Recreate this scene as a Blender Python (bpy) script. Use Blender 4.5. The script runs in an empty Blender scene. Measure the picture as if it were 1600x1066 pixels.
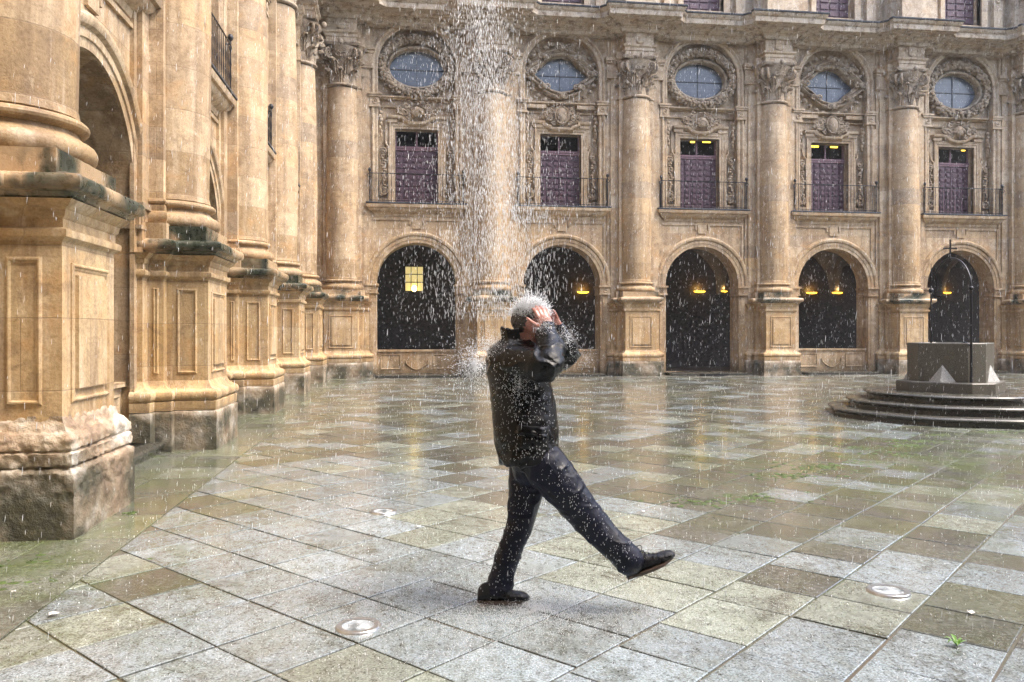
import bpy, bmesh, math, random
import numpy as np
from mathutils import Vector, Matrix, noise
from mathutils.geometry import tessellate_polygon
PI = math.pi
R = math.radians
scene = bpy.context.scene
COL = scene.collection

# ------------------------------------------------------------------ camera
CAM_H = 1.55
YAW = math.atan(168/1255)
cam_d = bpy.data.cameras.new('camera')
cam = bpy.data.objects.new('camera', cam_d)
COL.objects.link(cam)
cam.location = (0, 0, CAM_H)
cam.rotation_euler = (R(90), 0, -YAW)
cam_d.sensor_width = 36
cam_d.lens = 36*1255/1600
cam_d.shift_y = -15/1600
cam_d.clip_start = 0.05
cam_d.clip_end = 500
scene.camera = cam

# ------------------------------------------------------------------ light
world = bpy.data.worlds.new('World')
scene.world = world
world.use_nodes = True
wn = world.node_tree
for n in list(wn.nodes): wn.nodes.remove(n)
sky = wn.nodes.new('ShaderNodeTexSky')
sky.sky_type = 'NISHITA'
sky.sun_disc = False
sky.sun_elevation = R(57)
sky.sun_rotation = R(116)
sky.air_density = 1.0
sky.dust_density = 4.0
hs = wn.nodes.new('ShaderNodeHueSaturation')
hs.inputs['Saturation'].default_value = 0.95
hs.inputs['Value'].default_value = 1.0
bg = wn.nodes.new('ShaderNodeBackground')
bg.inputs['Strength'].default_value = 0.15
wo = wn.nodes.new('ShaderNodeOutputWorld')
wn.links.new(sky.outputs[0], hs.inputs['Color'])
wn.links.new(hs.outputs[0], bg.inputs['Color'])
wn.links.new(bg.outputs[0], wo.inputs['Surface'])
sun_d = bpy.data.lights.new('sun', 'SUN')
sun_d.energy = .6
sun_d.angle = R(24)
sun_d.color = (1.0, 0.93, 0.82)
sun = bpy.data.objects.new('sun', sun_d)
COL.objects.link(sun)
sv = Vector((math.sin(R(116))*math.cos(R(57)), math.cos(R(116))*math.cos(R(57)), math.sin(R(57))))
sun.rotation_euler = sv.to_track_quat('Z', 'Y').to_euler()
vs = scene.view_settings
vs.view_transform = 'Standard'
vs.look = 'None'
vs.gamma = 1
vs.exposure = 2.3
try:
    scene.cycles.max_bounces = 6
    scene.cycles.diffuse_bounces = 4
    scene.cycles.glossy_bounces = 3
    scene.cycles.transmission_bounces = 3
    scene.cycles.use_denoising = True
    scene.cycles.sample_clamp_indirect = 6
except Exception:
    pass

# ------------------------------------------------------------------ materials
class NT:
    def __init__(s, name):
        s.m = bpy.data.materials.new(name)
        s.m.use_nodes = True
        s.t = s.m.node_tree
        s.b = s.t.nodes['Principled BSDF']
    def n(s, typ, **kw):
        o = s.t.nodes.new(typ)
        for k, v in kw.items():
            if k.startswith('i_'):
                o.inputs[k[2:].replace('_', ' ')].default_value = v
            else:
                setattr(o, k, v)
        return o
    def l(s, a, b):
        s.t.links.new(a, b)
    def val(s, x):
        return x
    def math(s, op, a, b=None, c=None, clamp=False):
        o = s.n('ShaderNodeMath', operation=op)
        o.use_clamp = clamp
        for i, x in enumerate((a, b, c)):
            if x is None: continue
            if isinstance(x, (int, float)): o.inputs[i].default_value = x
            else: s.l(x, o.inputs[i])
        return o.outputs[0]
    def noise(s, vec, scale, detail=4, rough=.55, dist=0.0):
        o = s.n('ShaderNodeTexNoise')
        o.inputs['Scale'].default_value = scale
        o.inputs['Detail'].default_value = detail
        o.inputs['Roughness'].default_value = rough
        o.inputs['Distortion'].default_value = dist
        s.l(vec, o.inputs['Vector'])
        return o.outputs['Fac']
    def ramp(s, fac, stops, interp='LINEAR'):
        o = s.n('ShaderNodeValToRGB')
        cr = o.color_ramp
        cr.interpolation = interp
        while len(cr.elements) < len(stops): cr.elements.new(0.5)
        for e, (p, c) in zip(cr.elements, stops):
            e.position = p
            e.color = (c[0], c[1], c[2], 1) if isinstance(c, tuple) else (c, c, c, 1)
        s.l(fac, o.inputs[0])
        return o.outputs[0]
    def mix(s, fac, a, b, mode='MIX'):
        o = s.n('ShaderNodeMix', data_type='RGBA', blend_type=mode)
        for i, x in ((0, fac), (6, a), (7, b)):
            if isinstance(x, (int, float)): o.inputs[i].default_value = x
            elif isinstance(x, tuple): o.inputs[i].default_value = (*x[:3], 1)
            else: s.l(x, o.inputs[i])
        return o.outputs[2]
    def pos(s):
        return s.n('ShaderNodeNewGeometry').outputs['Position']
    def sep(s, v):
        o = s.n('ShaderNodeSeparateXYZ'); s.l(v, o.inputs[0]); return o.outputs
    def comb(s, x, y, z):
        o = s.n('ShaderNodeCombineXYZ')
        for i, q in enumerate((x, y, z)):
            if isinstance(q, (int, float)): o.inputs[i].default_value = q
            else: s.l(q, o.inputs[i])
        return o.outputs[0]
    def scale(s, v, k):
        o = s.n('ShaderNodeVectorMath', operation='MULTIPLY')
        s.l(v, o.inputs[0]); o.inputs[1].default_value = k
        return o.outputs[0]
    def bump(s, h, strength, dist, prev=None):
        o = s.n('ShaderNodeBump')
        o.inputs['Strength'].default_value = strength
        o.inputs['Distance'].default_value = dist
        s.l(h, o.inputs['Height'])
        if prev is not None: s.l(prev, o.inputs['Normal'])
        return o.outputs[0]
    def fin(s, col=None, rough=None, normal=None, **kw):
        for key, x in (('Base Color', col), ('Roughness', rough), ('Normal', normal)):
            if x is None: continue
            if isinstance(x, (int, float)): s.b.inputs[key].default_value = x
            elif isinstance(x, tuple): s.b.inputs[key].default_value = (*x[:3], 1)
            else: s.l(x, s.b.inputs[key])
        for k, v in kw.items():
            s.b.inputs[k.replace('_', ' ')].default_value = v
        return s.m

def stone(name, row=.42, width=.86, joints=True, soot=0.25, carve=0.0, grey=0.35, wetfoot=True, palette=None, rough=.72, bright=1.0):
    t = NT(name)
    p = t.pos()
    x, y, z = t.sep(p)
    h = t.math('ADD', x, y)
    r = t.math('FLOOR', t.math('DIVIDE', z, row))
    off = t.math('MULTIPLY', t.math('PINGPONG', r, 1.0), .5)
    cellx = t.math('ADD', t.math('DIVIDE', h, width), off)
    cell = t.math('FLOOR', cellx)
    wnz = t.n('ShaderNodeTexWhiteNoise', noise_dimensions='2D')
    t.l(t.comb(cell, r, 0), wnz.inputs['Vector'])
    pal = palette or [(0, (.37, .26, .145)), (.2, (.50, .36, .205)), (.38, (.40, .285, .17)), (.55, (.56, .43, .275)), (.72, (.42, .30, .185)), (.84, (.29, .22, .15)), (.93, (.58, .47, .33)), (1, (.48, .32, .155))]
    colr = t.ramp(wnz.outputs['Value'], pal)
    basec = colr
    # large weathering
    n1 = t.noise(p, .8, 5, .6)
    basec = t.mix(t.ramp(n1, [(.45, 0.0), (.62, .38)]), basec, (.58, .43, .27))
    # vertical streaks
    ps = t.scale(p, (3.2, 3.2, .28))
    n2 = t.noise(ps, 1.3, 5, .65)
    basec = t.mix(t.ramp(n2, [(.47, 0.0), (.62, .6)]), basec, (.25, .175, .115))
    n2b = t.noise(t.scale(p, (6, 6, .5)), 1.0, 4, .6)
    basec = t.mix(t.ramp(n2b, [(.54, 0.0), (.64, .35)]), basec, (.68, .56, .42))
    # orange iron patches
    n3 = t.noise(p, 2.1, 4, .6, .6)
    basec = t.mix(t.ramp(n3, [(.54, 0.0), (.66, .5)]), basec, (.50, .29, .12))
    # grey high up
    zm = t.math('MULTIPLY', t.math('SUBTRACT', z, 4.0, clamp=False), .13, clamp=True)
    n4 = t.noise(p, 1.6, 5, .62)
    gm = t.math('MULTIPLY', t.math('MULTIPLY', zm, t.ramp(n4, [(.3, .3), (.65, 1.0)])), grey*1.6, clamp=True)
    basec = t.mix(gm, basec, (.56, .49, .40))
    n5 = t.noise(p, 5.0, 6, .7)
    basec = t.mix(t.ramp(n5, [(.5, 0.0), (.66, soot*1.6)]), basec, (.14, .105, .08))
    nf = t.noise(p, 38, 3, .7)
    basec = t.mix(.5, basec, t.ramp(nf, [(.3, (.55, .52, .48)), (.5, (1., 1., 1.)), (.7, (1.25, 1.25, 1.25))]), 'MULTIPLY')
    if wetfoot:
        foot = t.math('SUBTRACT', 1.0, t.math('MULTIPLY', t.math('ADD', z, t.math('MULTIPLY', t.math('SUBTRACT', n4, .5), 1.2)), 1.5), clamp=True)
        basec = t.mix(t.math('MULTIPLY', foot, .75), basec, (.115, .10, .07))
    n6 = t.noise(p, 3.4, 6, .72, .8)
    basec = t.mix(t.ramp(n6, [(.36, .6), (.47, 0.0)]), basec, (.27, .19, .12))
    basec = t.mix(t.ramp(n6, [(.56, 0.0), (.66, .35)]), basec, (.66, .54, .38))
    bc = t.n('ShaderNodeBrightContrast'); bc.inputs['Contrast'].default_value = .10; bc.inputs['Bright'].default_value = -.01
    t.l(basec, bc.inputs['Color']); basec = bc.outputs[0]
    hsn = t.n('ShaderNodeHueSaturation'); hsn.inputs['Saturation'].default_value = .90
    t.l(basec, hsn.inputs['Color']); basec = hsn.outputs[0]
    if bright != 1.0:
        basec = t.mix(1.0, basec, (bright, bright, bright), 'MULTIPLY')
    nrm = None
    if joints:
        br = t.n('ShaderNodeTexBrick')
        br.offset = .5; br.offset_frequency = 2
        br.inputs['Scale'].default_value = 1
        br.inputs['Mortar Size'].default_value = .006
        br.inputs['Mortar Smooth'].default_value = .3
        br.inputs['Brick Width'].default_value = width
        br.inputs['Row Height'].default_value = row
        t.l(t.comb(h, z, 0), br.inputs['Vector'])
        jf = br.outputs['Fac']
        basec = t.mix(t.math('MULTIPLY', jf, .42), basec, (.20, .14, .09))
        nrm = t.bump(t.math('SUBTRACT', 1, jf), .5, .012)
    hgt = t.math('ADD', t.math('MULTIPLY', n5, .6), t.math('MULTIPLY', nf, .4))
    nrm = t.bump(hgt, .45, .02 + carve, nrm)
    rr = t.ramp(n4, [(.3, rough-.18), (.7, rough+.1)])
    return t.fin(basec, rr, nrm, Specular_IOR_Level=.35)

M = {}
M['wall'] = stone('sandstone_blocks', bright=.90)
M['rear'] = simple_late = None
M['shaft'] = stone('sandstone_drums', row=.56, width=60, soot=.2, grey=.3, bright=.86)
M['trim'] = stone('carved_sandstone', row=.9, width=1.9, soot=.55, carve=.02, grey=.6, bright=.66)
M['trimclean'] = stone('moulded_sandstone', row=.9, width=1.5, soot=.30, grey=.5, bright=.88)
M['cornice'] = stone('cornice_stone', row=2, width=1.3, soot=.5, grey=.7, bright=.84)
M['ped'] = stone('pedestal_sandstone', bright=.92, row=.55, width=.8, soot=.10, grey=.1, palette=[(0, (.44, .295, .14)), (.3, (.52, .36, .185)), (.5, (.40, .28, .145)), (.75, (.55, .41, .235)), (1, (.45, .295, .135))])

def plinth_stone():
    t = NT('eroded_plinth_stone')
    p = t.pos()
    x, y, z = t.sep(p)
    n1 = t.noise(p, 2.6, 6, .62, .3)
    n2 = t.noise(p, 9, 6, .7)
    n3 = t.noise(p, 1.3, 4, .6)
    c = t.ramp(n1, [(.32, (.17, .115, .075)), (.43, (.34, .245, .155)), (.53, (.44, .36, .26)), (.63, (.60, .55, .47))])
    c = t.mix(t.ramp(n2, [(.45, 0.0), (.7, .6)]), c, (.22, .14, .10))
    zz = t.math('ADD', z, t.math('MULTIPLY', t.math('SUBTRACT', n3, .5), .9))
    low = t.ramp(zz, [(.38, 1.0), (.62, 0.0)])
    dark = t.ramp(n2, [(.3, (.015, .015, .011)), (.52, (.05, .05, .03)), (.7, (.12, .10, .055))])
    n7 = t.noise(p, 1.7, 4, .6)
    c = t.mix(t.math('MULTIPLY', low, t.ramp(n7, [(.42, .95), (.6, .35)])), c, dark)
    nrm = t.bump(n2, .7, .05)
    nrm = t.bump(t.noise(p, 45, 4, .7), .5, .012, nrm)
    return t.fin(c, t.ramp(n2, [(.3, .35), (.6, .7)]), nrm)
M['plinth'] = plinth_stone()

def rear_stone():
    t = NT('darkened_rear_stone')
    n = t.noise(t.pos(), .7, 4)
    return t.fin(t.mix(n, (.10, .075, .055), (.22, .17, .12)), .8)  # unseen wall, stone colour darkened to cut bounce light on the near faces
M['rear'] = rear_stone()

def mossy_cap():
    t = NT('mossy_ledge_stone')
    p = t.pos()
    n1 = t.noise(p, 2.0, 5, .6, .4)
    n2 = t.noise(p, 12, 5, .7)
    n3 = t.noise(p, 0.9, 3, .5)
    c = t.ramp(n1, [(.36, (.42, .29, .17)), (.44, (.13, .10, .065)), (.52, (.028, .036, .022)), (.62, (.018, .022, .018)), (.72, (.07, .095, .06))])
    c = t.mix(t.ramp(n2, [(.45, 0.0), (.75, .35)]), c, (.22, .22, .17))
    c = t.mix(t.ramp(n3, [(.44, 0.0), (.55, .85)]), c, (.42, .30, .18))
    nrm = t.bump(n2, .4, .02)
    return t.fin(c, t.ramp(n2, [(.3, .16), (.7, .5)]), nrm)
M['moss_cap'] = mossy_cap()

def simple(name, col, rough=.5, bumpk=0, scale=30, metal=0.0, var=.25, spec=.5):
    t = NT(name)
    p = t.pos()
    n = t.noise(p, scale, 4, .6)
    c = t.mix(t.ramp(n, [(.35, 0.0), (.7, 1.0)]), tuple(q*(1-var) for q in col), tuple(min(1, q*(1+var)) for q in col))
    nr = t.bump(n, bumpk, .01) if bumpk else None
    return t.fin(c, rough, nr, Metallic=metal, Specular_IOR_Level=spec)
M['iron'] = simple('black_iron', (.022, .022, .026), .38, .2, 60, .3)
M['door'] = simple('purple_painted_wood', (.095, .052, .068), .5, .2, 25, 0, .3)
M['doorbar'] = simple('dusty_purple_wood', (.17, .095, .115), .55, .2, 25, 0, .3)
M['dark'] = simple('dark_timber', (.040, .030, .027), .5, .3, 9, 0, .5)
M['plaster'] = simple('gallery_plaster', (.20, .185, .17), .8, .2, 4, 0, .3)
M['lead'] = simple('lead_flashing', (.05, .055, .065), .45, .3, 8, 0, .4)
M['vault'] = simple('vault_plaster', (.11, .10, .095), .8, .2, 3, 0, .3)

def glass_mat():
    t = NT('leaded_glass')
    p = t.pos()
    x, y, z = t.sep(p)
    br = t.n('ShaderNodeTexBrick')
    br.offset = 0
    br.inputs['Scale'].default_value = 1
    br.inputs['Mortar Size'].default_value = .006
    br.inputs['Brick Width'].default_value = .14
    br.inputs['Row Height'].default_value = .14
    t.l(t.comb(t.math('ADD', x, y), z, 0), br.inputs['Vector'])
    n = t.noise(p, 4, 3)
    c = t.mix(n, (.07, .085, .11), (.18, .205, .25))
    c = t.mix(t.math('MULTIPLY', br.outputs['Fac'], .6), c, (.08, .09, .11))
    return t.fin(c, .25, t.bump(n, .3, .05))
M['glass'] = glass_mat()

def emit(name, col, s):
    t = NT(name)
    t.b.inputs['Emission Color'].default_value = (*col, 1)
    t.b.inputs['Emission Strength'].default_value = s
    return t.fin(col, .5)
M['lamp'] = emit('lit_lamp_bowl', (1.0, .50, .03), 1.6)
M['bulb'] = emit('lit_bulb', (1.0, .72, .22), 6)
M['pane'] = emit('lit_lantern_pane', (.62, .50, .20), .22)
M['uplamp'] = emit('lit_gallery_tube', (1.0, .66, .05), 1.4)

def water_mat():
    t = NT('falling_water')
    d = t.n('ShaderNodeBsdfDiffuse'); d.inputs['Color'].default_value = (.97, .985, 1, 1)
    tr = t.n('ShaderNodeBsdfTranslucent'); tr.inputs['Color'].default_value = (.97, .985, 1, 1)
    g = t.n('ShaderNodeBsdfGlossy'); g.inputs['Roughness'].default_value = .15
    m1 = t.n('ShaderNodeMixShader'); m1.inputs[0].default_value = .45
    m2 = t.n('ShaderNodeMixShader'); m2.inputs[0].default_value = .12
    t.l(d.outputs[0], m1.inputs[1]); t.l(tr.outputs[0], m1.inputs[2])
    t.l(m1.outputs[0], m2.inputs[1]); t.l(g.outputs[0], m2.inputs[2])
    t.l(m2.outputs[0], t.t.nodes['Material Output'].inputs['Surface'])
    return t.m
M['water'] = water_mat()

def paving_mat():
    t = NT('wet_granite_slabs')
    p = t.pos()
    a = t.n('ShaderNodeAttribute', attribute_name='tilec').outputs['Color']
    n1 = t.noise(p, 1.1, 5, .65, .3)
    n2 = t.noise(p, 90, 3, .7)
    n3 = t.noise(p, 14, 5, .7)
    x, y, z = t.sep(p)
    # directional grain of sawn granite with streaks
    n4 = t.noise(t.scale(p, (9, 4, 1)), 2.0, 5, .7, .5)
    c = t.mix(t.ramp(n4, [(.42, 0.0), (.66, .5)]), a, (.085, .078, .058))
    nb = t.noise(p, .55, 6, .7, .4)
    c = t.mix(t.ramp(nb, [(.48, 0.0), (.62, .42)]), c, (.12, .122, .098))
    nc = t.noise(p, 1.9, 6, .78, 1.2)
    c = t.mix(t.ramp(nc, [(.36, .6), (.47, 0.0)]), c, (.055, .052, .038))
    dv = t.n('ShaderNodeVectorMath', operation='DISTANCE'); t.l(p, dv.inputs[0]); dv.inputs[1].default_value = (6.3, 8.8, 0)
    near = t.math('SUBTRACT', 1.0, t.math('DIVIDE', dv.outputs['Value'], 5.0), clamp=True)
    leftm = t.math('MULTIPLY', t.math('SUBTRACT', -.6, x), .38, clamp=True)
    mm = t.math('ADD', t.math('MULTIPLY', near, 1.1), leftm, clamp=True)
    gm = t.math('MULTIPLY', t.ramp(t.noise(p, 2.3, 6, .75, .5), [(.44, 0.0), (.60, .85)]), t.math('ADD', t.math('MULTIPLY', mm, .9), .18), clamp=True)
    c = t.mix(gm, c, (.085, .115, .03))
    sp = t.ramp(n2, [(.32, (.35, .34, .32)), (.5, (1., 1., 1.)), (.68, (1.6, 1.6, 1.65))])
    c = t.mix(1.0, c, sp, 'MULTIPLY')
    n8 = t.noise(p, 32, 4, .8)
    c = t.mix(t.ramp(n8, [(.5, 0.0), (.68, .55)]), c, (.26, .27, .25))
    c = t.mix(t.ramp(n8, [(.34, .7), (.46, 0.0)]), c, (.04, .038, .028))
    c = t.mix(t.ramp(n3, [(.56, 0.0), (.72, .4)]), c, (.065, .06, .045))
    rr = t.math('ADD', t.ramp(n1, [(.40, .03), (.60, .24)]), t.math('MULTIPLY', n3, .10))
    # rain ripples
    v = t.n('ShaderNodeTexVoronoi', feature='F1')
    v.inputs['Scale'].default_value = 9
    t.l(p, v.inputs['Vector'])
    rip = t.math('SINE', t.math('MULTIPLY', v.outputs['Distance'], 70))
    nrm = t.bump(rip, .05, .01)
    nrm = t.bump(n3, .10, .015, nrm)
    nrm = t.bump(n2, .14, .003, nrm)
    return t.fin(c, rr, nrm, Specular_IOR_Level=.5, Coat_Weight=.4, Coat_Roughness=.16)
M['paving'] = paving_mat()

def joint_mat():
    t = NT('mossy_joint_earth')
    p = t.pos()
    n = t.noise(p, .5, 4)
    n2 = t.noise(p, 20, 4)
    c = t.mix(t.ramp(n, [(.42, 0.0), (.6, 1.0)]), (.13, .10, .06), (.085, .10, .035))
    c = t.mix(t.math('MULTIPLY', n2, .6), c, (.045, .04, .028))
    return t.fin(c, .45, t.bump(n2, .6, .01))
M['joint'] = joint_mat()

def granite():
    t = NT('wet_dark_granite')
    p = t.pos()
    n = t.noise(p, 70, 3, .7)
    n2 = t.noise(p, 3, 5, .6)
    c = t.ramp(n, [(.35, (.02, .02, .018)), (.55, (.07, .066, .055)), (.7, (.13, .12, .10))])
    c = t.mix(t.ramp(n2, [(.45, 0.0), (.7, .6)]), c, (.05, .05, .035))
    return t.fin(c, t.ramp(n2, [(.3, .12), (.7, .35)]), t.bump(n, .2, .004))
M['granite'] = granite()
def granite2():
    t = NT('well_granite')
    p = t.pos()
    n = t.noise(p, 70, 3, .7)
    n2 = t.noise(t.scale(p, (4, 4, .8)), 1.5, 5, .6)
    c = t.ramp(n, [(.35, (.05, .047, .038)), (.55, (.105, .097, .078)), (.7, (.17, .155, .125))])
    c = t.mix(t.ramp(n2, [(.5, 0.0), (.7, .7)]), c, (.055, .05, .04))
    return t.fin(c, .42, t.bump(n, .3, .005))
M['granite_well'] = granite2()
M['spur'] = simple('pale_wet_granite', (.30, .30, .28), .25, .3, 60, 0, .3)

# ------------------------------------------------------------------ mesh builder
class MB:
    def __init__(s): s.v = []; s.f = []
    def add(s, vs, fs):
        b = len(s.v); s.v += [tuple(v) for v in vs]
        s.f += [tuple(i+b for i in f) for f in fs]
    def box(s, x0, x1, y0, y1, z0, z1):
        s.add([(x0,y0,z0),(x1,y0,z0),(x1,y1,z0),(x0,y1,z0),(x0,y0,z1),(x1,y0,z1),(x1,y1,z1),(x0,y1,z1)],
              [(0,3,2,1),(4,5,6,7),(0,1,5,4),(1,2,6,5),(2,3,7,6),(3,0,4,7)])
    def dbox(s, u0, u1, d0, d1, z0, z1):     # wing coordinates, d towards the court
        s.box(u0, u1, -d1, -d0, z0, z1)
    def tube(s, pts, rad, n=8, cap=True, ref=None):
        pts = [Vector(p) for p in pts]
        if isinstance(rad, (int, float)): rad = [rad]*len(pts)
        m = len(pts); b = len(s.v)
        prev = None
        for i, p in enumerate(pts):
            t = (pts[min(i+1, m-1)] - pts[max(i-1, 0)])
            if t.length < 1e-9: t = Vector((0, 0, 1))
            t.normalize()
            if prev is None:
                r0 = Vector(ref) if ref else (Vector((0, 0, 1)) if abs(t.z) < .9 else Vector((1, 0, 0)))
                a = (r0 - t*r0.dot(t)).normalized()
            else:
                a = (prev - t*prev.dot(t)).normalized()
            prev = a
            c = t.cross(a)
            ra = rad[i]
            if isinstance(ra, (int, float)): ra = (ra, ra)
            for k in range(n):
                an = 2*PI*k/n
                s.v.append(tuple(p + a*(math.cos(an)*ra[0]) + c*(math.sin(an)*ra[1])))
        for i in range(m-1):
            for k in range(n):
                k2 = (k+1) % n
                s.f.append((b+i*n+k, b+i*n+k2, b+(i+1)*n+k2, b+(i+1)*n+k))
        if cap:
            s.f.append(tuple(b+k for k in range(n-1, -1, -1)))
            s.f.append(tuple(b+(m-1)*n+k for k in range(n)))
    def lathe(s, prof, n=24, cx=0, cy=0, a0=0, a1=2*PI, cap=True):
        full = abs(a1-a0-2*PI) < 1e-6
        b = len(s.v); cnt = n if full else n+1
        for (r, z) in prof:
            for k in range(cnt):
                an = a0 + (a1-a0)*k/n
                s.v.append((cx+r*math.cos(an), cy+r*math.sin(an), z))
        for i in range(len(prof)-1):
            for k in range(n):
                k2 = (k+1) % cnt
                s.f.append((b+i*cnt+k, b+i*cnt+k2, b+(i+1)*cnt+k2, b+(i+1)*cnt+k))
        if cap and full:
            s.f.append(tuple(b+k for k in range(cnt-1, -1, -1)))
            s.f.append(tuple(b+(len(prof)-1)*cnt+k for k in range(cnt)))
    def sweep(s, path, prof, fn, closed=False, cap=True):
        m = len(path); nrm = []
        for i in range(m):
            if closed or 0 < i < m-1:
                p0 = path[(i-1) % m]; p1 = path[i]; p2 = path[(i+1) % m]
                t1 = (p1[0]-p0[0], p1[1]-p0[1]); t2 = (p2[0]-p1[0], p2[1]-p1[1])
            elif i == 0:
                t1 = t2 = (path[1][0]-path[0][0], path[1][1]-path[0][1])
            else:
                t1 = t2 = (path[-1][0]-path[-2][0], path[-1][1]-path[-2][1])
            l1 = math.hypot(*t1) or 1; l2 = math.hypot(*t2) or 1
            n1 = (t1[1]/l1, -t1[0]/l1); n2 = (t2[1]/l2, -t2[0]/l2)
            k = max(.2, 1 + n1[0]*n2[0] + n1[1]*n2[1])
            nrm.append(((n1[0]+n2[0])/k, (n1[1]+n2[1])/k))
        b = len(s.v); q = len(prof)
        for (p, n_) in zip(path, nrm):
            for (o, h) in prof:
                s.v.append(tuple(fn(p[0]+n_[0]*o, p[1]+n_[1]*o, h)))
        rng = m if closed else m-1
        for i in range(rng):
            i2 = (i+1) % m
            for j in range(q-1):
                s.f.append((b+i*q+j, b+i2*q+j, b+i2*q+j+1, b+i*q+j+1))
        if cap and not closed:
            s.f.append(tuple(b+j for j in range(q)))
            s.f.append(tuple(b+(m-1)*q+j for j in range(q-1, -1, -1)))
    def blob(s, c, r, seg=8, rings=5, rot=None):
        if isinstance(r, (int, float)): r = (r, r, r)
        b = len(s.v)
        pts = [Vector((0, 0, -1))]
        for i in range(1, rings):
            ph = -PI/2 + PI*i/rings
            for k in range(seg):
                a = 2*PI*k/seg
                pts.append(Vector((math.cos(ph)*math.cos(a), math.cos(ph)*math.sin(a), math.sin(ph))))
        pts.append(Vector((0, 0, 1)))
        for p in pts:
            q = Vector((p.x*r[0], p.y*r[1], p.z*r[2]))
            if rot is not None: q = rot @ q
            s.v.append((c[0]+q.x, c[1]+q.y, c[2]+q.z))
        for k in range(seg):
            s.f.append((b, b+1+(k+1) % seg, b+1+k))
        for i in range(rings-2):
            for k in range(seg):
                k2 = (k+1) % seg
                a0 = b+1+i*seg; a1 = a0+seg
                s.f.append((a0+k, a0+k2, a1+k2, a1+k))
        top = b+1+(rings-1)*seg
        for k in range(seg):
            s.f.append((top, top-seg+k, top-seg+(k+1) % seg))
    def mesh(s, name, mat, angle=35, recalc=True):
        me = bpy.data.meshes.new(name)
        me.from_pydata(s.v, [], s.f)
        if recalc:
            bm = bmesh.new(); bm.from_mesh(me)
            bmesh.ops.recalc_face_normals(bm, faces=bm.faces)
            bm.to_mesh(me); bm.free()
        me.materials.append(mat)
        if angle:
            me.shade_smooth()
            me.set_sharp_from_angle(angle=R(angle))
        me.update()
        return me

def link(name, me, parent=None, loc=(0, 0, 0), rotz=0):
    o = bpy.data.objects.new(name, me)
    COL.objects.link(o)
    o.location = loc; o.rotation_euler = (0, 0, rotz)
    if parent is not None: o.parent = parent
    return o
def tag(o, label=None, cat=None, group=None, kind=None):
    if label: o['label'] = label
    if cat: o['category'] = cat
    if group: o['group'] = group
    if kind: o['kind'] = kind
    return o

fw = lambda u, z, d: (u, -d, z)          # frame in the wall plane
fp = lambda u, d, z: (u, -d, z)          # plan sweep

def rev(path): return list(reversed(path))
def rect(u0, u1, z0, z1):                # clockwise so that +offset = outwards
    return [(u0, z0), (u0, z1), (u1, z1), (u1, z0)][::-1]
def arcpath(r, zc, z0, n=28, a0=0, a1=PI, cu=0):
    # right foot up over the top to the left foot; +offset is outward
    pts = []
    if z0 is not None: pts.append((cu+r, z0))
    pts += [(cu+r*math.cos(a0+(a1-a0)*k/n), zc+r*math.sin(a0+(a1-a0)*k/n)) for k in range(n+1)]
    if z0 is not None: pts.append((cu-r, z0))
    return pts

# =================================================================== THE WINGS
ZP = dict(block=.52, mold=.80, pan0=1.0, pan1=2.08, neck=2.30, cap0=2.53, cap1=2.74, plinth=2.92, base=3.30, top=9.66, cap=11.05, abac=11.28, ent=12.12, corn=12.45)
W1, D1 = .545, .84        # pedestal die
W2, D2 = .68, .32         # pilaster behind
W3, D3 = .88, .12        # wall strip
CD = .20                  # column centre
AR = 1.36; ASP = 3.22     # arch radius, springing
random.seed(5)

def stepped(e=0):
    return [(-W3-e, 0), (-W3-e, D3+e), (-W2-e, D3+e), (-W2-e, D2+e), (-W1-e, D2+e), (-W1-e, D1+e),
            (W1+e, D1+e), (W1+e, D2+e), (W2+e, D2+e), (W2+e, D3+e), (W3+e, D3+e), (W3+e, 0)]
def front(e=0):
    return [(-W2, 0), (-W2, D2), (-W1, D2), (-W1, D1), (W1, D1), (W1, D2), (W2, D2), (W2, 0)]
PATH = rev(stepped())[::-1]
# orientation: normals must point outwards -> walking left to right at d>0 the right-hand side is -d; use reverse
PATH = rev(PATH)

def subdivide_noise(mb, cuts_len, amp, seed, zlo=-1, zhi=99, fine=1.0):
    bm = bmesh.new()
    me = bpy.data.meshes.new('tmp'); me.from_pydata(mb.v, [], mb.f)
    bm.from_mesh(me); bpy.data.meshes.remove(me)
    bmesh.ops.remove_doubles(bm, verts=bm.verts, dist=.0005)
    bmesh.ops.triangulate(bm, faces=[f for f in bm.faces if len(f.verts) > 4])
    for it in range(7):
        es = [e for e in bm.edges if e.calc_length() > cuts_len]
        if not es: break
        bmesh.ops.subdivide_edges(bm, edges=es, cuts=1, use_grid_fill=True)
    bmesh.ops.recalc_face_normals(bm, faces=bm.faces)
    bm.normal_update()
    for v in bm.verts:
        z = v.co.z
        k = 1.0 if zlo < z < zhi else .25
        q = v.co*2.3 + Vector((seed*7.1, 0, seed))
        d = noise.fractal(q, 1.0, 2.1, 6) * .6
        rg = abs(noise.noise(v.co*7.0*fine + Vector((0, seed*3, 0))))
        d2 = noise.fractal(v.co*14*fine, .8, 2.2, 4)
        cr = max(0, .12-abs(noise.noise(v.co*3.1+Vector((seed, 5, 0)))))*5
        vo = noise.voronoi(v.co*6.5*fine)[0]; vo2 = noise.voronoi(v.co*15*fine)[0]
        d3 = .9*(vo[1]-vo[0])+.5*(vo2[1]-vo2[0])
        v.co += v.normal * (amp*k*(d*.5 - rg*.8 + d2*.6 - cr + d3 - .3))
    out = MB(); bm.verts.index_update()
    out.v = [tuple(v.co) for v in bm.verts]
    out.f = [tuple(v.index for v in f.verts) for f in bm.faces]
    bm.free()
    return out

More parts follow.
